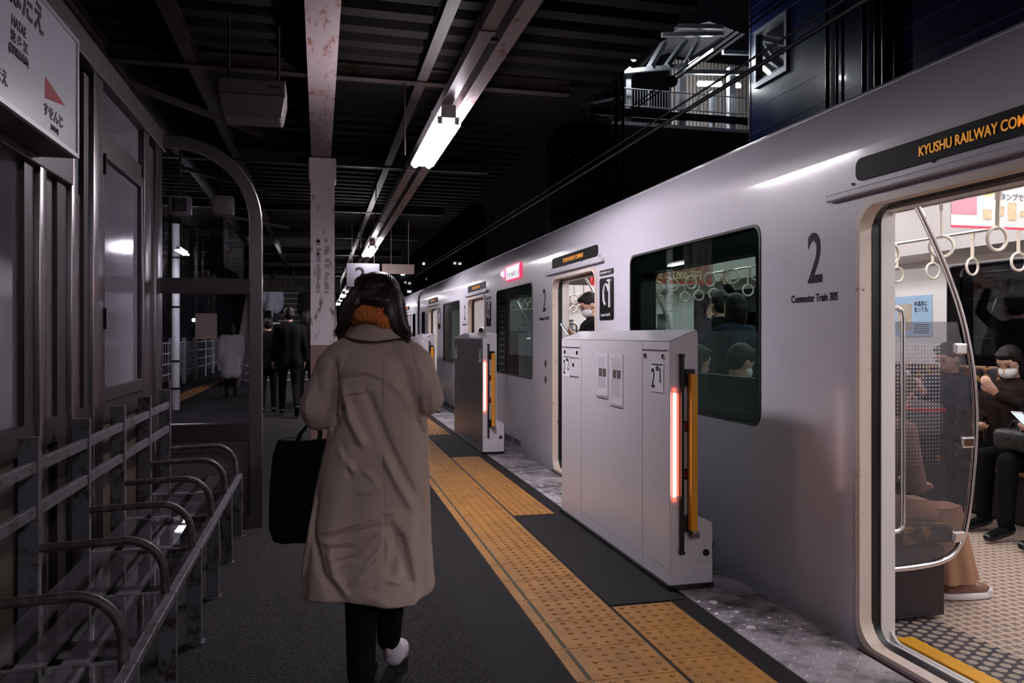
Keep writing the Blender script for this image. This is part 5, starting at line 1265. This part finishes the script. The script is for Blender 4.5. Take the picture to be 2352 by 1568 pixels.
# man in the second doorway looking down at his phone
mt['suit'] = M('black suit cloth', (.006, .006, .007), .8, spec=.15)
ml = (2.56, 7.14, 0); rzm = radians(82)
armsM = {-1: ((-.20, .02, 1.10), (-.07, .15, 1.24), (.3, .7, .4), (.4, -.2, .9)), 1: ((.20, .0, 1.08), (.08, .14, 1.19), (-.5, .7, .3), (0, 0, 1))}
mn, inf = person('man in black suit and face mask looking down at a phone in the second doorway', ml, rzm, 'stand', 1.70, 'suit', 'suit', 'short', mask=True, vox=.010, arms=armsM, look=(.55, 0))
MB().tube([inf['hp'](0, -.0, -.115) + Vector((.062 * cos(2 * pi * q / 16), .055 * sin(2 * pi * q / 16) - .005, .012 * sin(2 * pi * q / 16))) for q in range(17)], .013, 8).build('shirt_collar', M('white shirt', (.78, .77, .8), .6), mn)
for i in (-1, 1):
    MB().tube([inf['hp'](i * .033 + .019 * cos(2 * pi * q / 12), .097, .010 + .015 * sin(2 * pi * q / 12)) for q in range(13)], .0017, 5).build('glasses', mt['ink'], mn)
R_ = Matrix.Rotation(rzm, 3, 'Z'); pl = R_ @ (Vector((-.02, .23, 1.25)) * inf['s']) + Vector(ml)
phone(pl, rzm, radians(-35), 'dark smartphone held by the man in the second doorway', mt['blackgloss'])
# seated woman at the right edge with mask
sw, inf = person('seated woman with long black hair and white mask, facing the open near door', (4.66, 4.44, 0), radians(98), 'sit', 1.60, 'cloth_brown', 'cloth_black', 'long', mask=True, vox=.010, look=(.5, .12), girl=True,
       arms={-1: ((-.24, .10, .80), (-.10, .30, .92), (.2, .5, .6), (.3, -.3, .5)), 1: ((.23, .06, .76), (.08, .26, .66), (-.7, .6, .1), (0, 0, 1))})
R_ = Matrix.Rotation(radians(98), 3, 'Z'); pl = R_ @ (Vector((.06, .40, .96)) * inf['s']) + Vector((4.66, 4.44, 0))
# seated passenger left of her, phone raised
sp2, inf = person('seated passenger in a navy fleece holding a phone, left of the masked woman', (4.64, 4.96, 0), radians(92), 'sit', 1.62, 'cloth_navy', 'cloth_black', 'short', vox=.010, look=(.4, 0),
       arms={-1: ((-.24, .12, .78), (-.10, .34, .86), (.1, .5, .7), (.3, -.3, .5)), 1: ((.22, .10, .76), (.06, .30, .78), (-.6, .6, .2), (0, 0, 1))})
R_ = Matrix.Rotation(radians(92), 3, 'Z'); pl = R_ @ (Vector((-.06, .42, .92)) * inf['s']) + Vector((4.64, 4.96, 0))
phone(pl, radians(92), radians(-25), 'pinkish smartphone raised by the passenger in the navy fleece', M('rose phone case', (.35, .22, .22), .35))
# third passenger at the right frame edge, black coat, white phone
sp3, inf = person('seated passenger in black coat holding a white phone low, nearest the right edge', (4.60, 3.98, 0), radians(100), 'sit', 1.62, 'cloth_black', 'cloth_black', 'short', vox=.010, look=(.4, 0),
       arms={-1: ((-.22, .10, .74), (-.06, .34, .70), (.5, .7, .1), (0, 0, 1)), 1: ((.22, .10, .74), (.08, .32, .68), (-.6, .6, .2), (0, 0, 1))})
R_ = Matrix.Rotation(radians(100), 3, 'Z'); pl = R_ @ (Vector((.0, .38, .75)) * inf['s']) + Vector((4.60, 3.98, 0))
phone(pl, radians(100), radians(-55), 'white smartphone held low by the passenger nearest the right edge', mt['paper'])
# grey shoulder bag with red trim on the lap
t = thing('handbag', 'grey handbag with a red stripe on the lap of the passenger in the navy fleece', 'bag', (4.27, 4.86, .56))
MB().box((-.09, -.16, 0), (.09, .14, .24), .04).build('bag_body', M('grey felt', (.13, .11, .11), .9), t, smooth=50)
MB().box((-.093, -.163, .17), (.093, .143, .20), .01).build('red_stripe', M('red stripe', (.5, .04, .03), .6), t)
t = thing('handbag', 'black ribbed handbag on the lap of the passenger nearest the right edge', 'bag', (4.25, 3.98, .56))
MB().box((-.08, -.15, 0), (.08, .15, .13), .03).build('bag_body', M('black ribbed bag', (.012, .012, .012), .5, bump=.6, bs=50), t, smooth=50)
MB().tube([(0, -.10, .12), (0, -.06, .18), (0, .06, .18), (0, .10, .12)], .008, 8).build('handle', mt['black'], t)
# seated person behind the wind screen with brown wide trousers and sneakers
mt['brown'] = M('brown pleated cloth', (.33, .17, .10), .8); mt['beigeknit'] = M('beige brown knit', (.36, .22, .17), .9, bump=.4, bs=50)
def brownp():
    loc = Vector((2.56, 3.30, 0)); rz = radians(-92)
    t, inf = person('seated person in beige top and wide brown trousers behind the smoky wind screen', loc, rz, 'sit', 1.50, 'beigeknit', 'brown', 'long', lean=.30, vox=.010, look=(.5, 0), girl=True, shoe='cloth_black', hairm='brownhair',
                    legj={-1: ((-.10, .34, .46), (-.08, .30, .10), (-.06, .42, .05)), 1: ((.10, .36, .47), (.09, .40, .09), (.10, .54, .045))})
    for o in [o for o in KIDS(t) if o.name.startswith('shoe')]: bpy.data.objects.remove(o)
    # pleated trouser legs as flared lofts
    for i, (c0, c1) in enumerate((((-.10, .36, .45), (-.09, .34, .13)), ((.10, .38, .46), (.09, .42, .10)))):
        rings = []
        for f in range(9):
            u = f / 8; c = Vector(c0).lerp(Vector(c1), u); r = .075 + .045 * u; rg_ = []
            for q in range(48):
                a = 2 * pi * q / 48; rr = r * (1 + .10 * u * sin(a * 9) + .05 * sin(a * 4 + u)); rg_.append(c + Vector((rr * cos(a) * .9, rr * sin(a) * 1.15, .006 * sin(a * 3))))
            rings.append(rg_)
        MB().loft(rings).build('trouser_leg', mt['brown'], t, smooth=60)
    sne = M('brown canvas', (.22, .11, .085), .85, bump=.3, bs=150); wh_ = M('white rubber', (.72, .68, .68), .45)
    for i, (a, toe, mm) in enumerate((((-.07, .28), (-.07, .50), sne), ((.10, .38), (.11, .63), sne))):
        A0 = Vector((*a, 0)); T0 = Vector((*toe, 0)); d = (T0 - A0); 
        m = MB(); m.cap(A0 + Vector((0, .03, .06)), T0 - d * .45 + Vector((0, 0, .055)), .036, .036); m.cap(T0 - d * .45 + Vector((0, 0, .055)), T0 - d * .12 + Vector((0, 0, .038)), .036, .032)
        def cut(me):
            for v in me.vertices: v.co.z = max(v.co.z, .012)
        so = blob(m, 'sneaker', mm, t, .006, 2, cut)
        rings = []
        n = 28
        for z_, g in ((.004, -.002), (.012, .003), (.030, .002), (.034, -.003)):
            rg_ = []
            for q in range(n):
                an = 2 * pi * q / n; L_ = d.length / 2; w_ = .044 + g; c = A0 + d * .5 + Vector((0, 0, z_)); fx = d.normalized(); sx = Vector((fx.y, -fx.x, 0))
                rg_.append(c + fx * (cos(an) * (L_ + .012 + g)) + sx * (sin(an) * w_ * (.86 + .14 * cos(an))))
            rings.append(rg_)
        MB().loft(rings).build('sole', wh_, so, smooth=50)
        MB().ell(T0 - d * .10 + Vector((0, 0, .034)), (.034, .040, .026)).build('toe_cap', wh_, so, smooth=60)
        for q in range(4):
            c = T0 - d * (.30 + .07 * q) + Vector((0, 0, .072 + .006 * q)); MB().tube([c + Vector((-.028, 0, -.006)), c + Vector((0, .004, .004)), c + Vector((.028, 0, -.006))], .004, 6).build('lace', wh_, so)
    return t
brownp()
# standing passengers seen through the big window, seated heads with their backs to it
person('standing passenger in dark jacket, one arm raised to a strap, behind the big window', (3.48, 6.34, 0), radians(5), 'stand', 1.68, 'cloth_black', 'cloth_black', 'short', vox=.014,
       arms={1: ((.30, .10, 1.50), (.16, .16, 1.72), (-.1, .1, 1), (0, -1, .2))})
person('standing passenger in navy jacket with a hand at the face, behind the big window', (3.22, 5.62, 0), radians(20), 'stand', 1.62, 'cloth_navy', 'cloth_black', 'bob', vox=.014,
       arms={-1: ((-.26, .18, 1.22), (-.06, .24, 1.44), (.2, .2, .9), (.2, -1, 0))})
person('seated passenger in white mask, back to the big window, right of the nearest barrier', (2.62, 4.56, 0), radians(-80), 'sit', 1.62, 'cloth_black', 'cloth_black', 'short', mask=True, vox=.014, look=(.5, 0))
person('dark seated passenger, back to the big window, partly hidden by the nearest barrier', (2.62, 5.16, 0), radians(-95), 'sit', 1.60, 'cloth_black', 'cloth_black', 'bob', vox=.014, look=(.4, 0))
person('seated passenger with the back to the second dark window', (2.62, 8.85, 0), radians(-90), 'sit', 1.66, 'cloth_black', 'cloth_black', 'short', vox=.018, look=(.3, 0))
person('standing passenger in black seen through the third train window', (2.9, 13.3, 0), radians(150), 'stand', 1.68, 'cloth_black', 'cloth_black', 'short', vox=.025, hands=False)

bpy.data.scenes.remove(TMP)
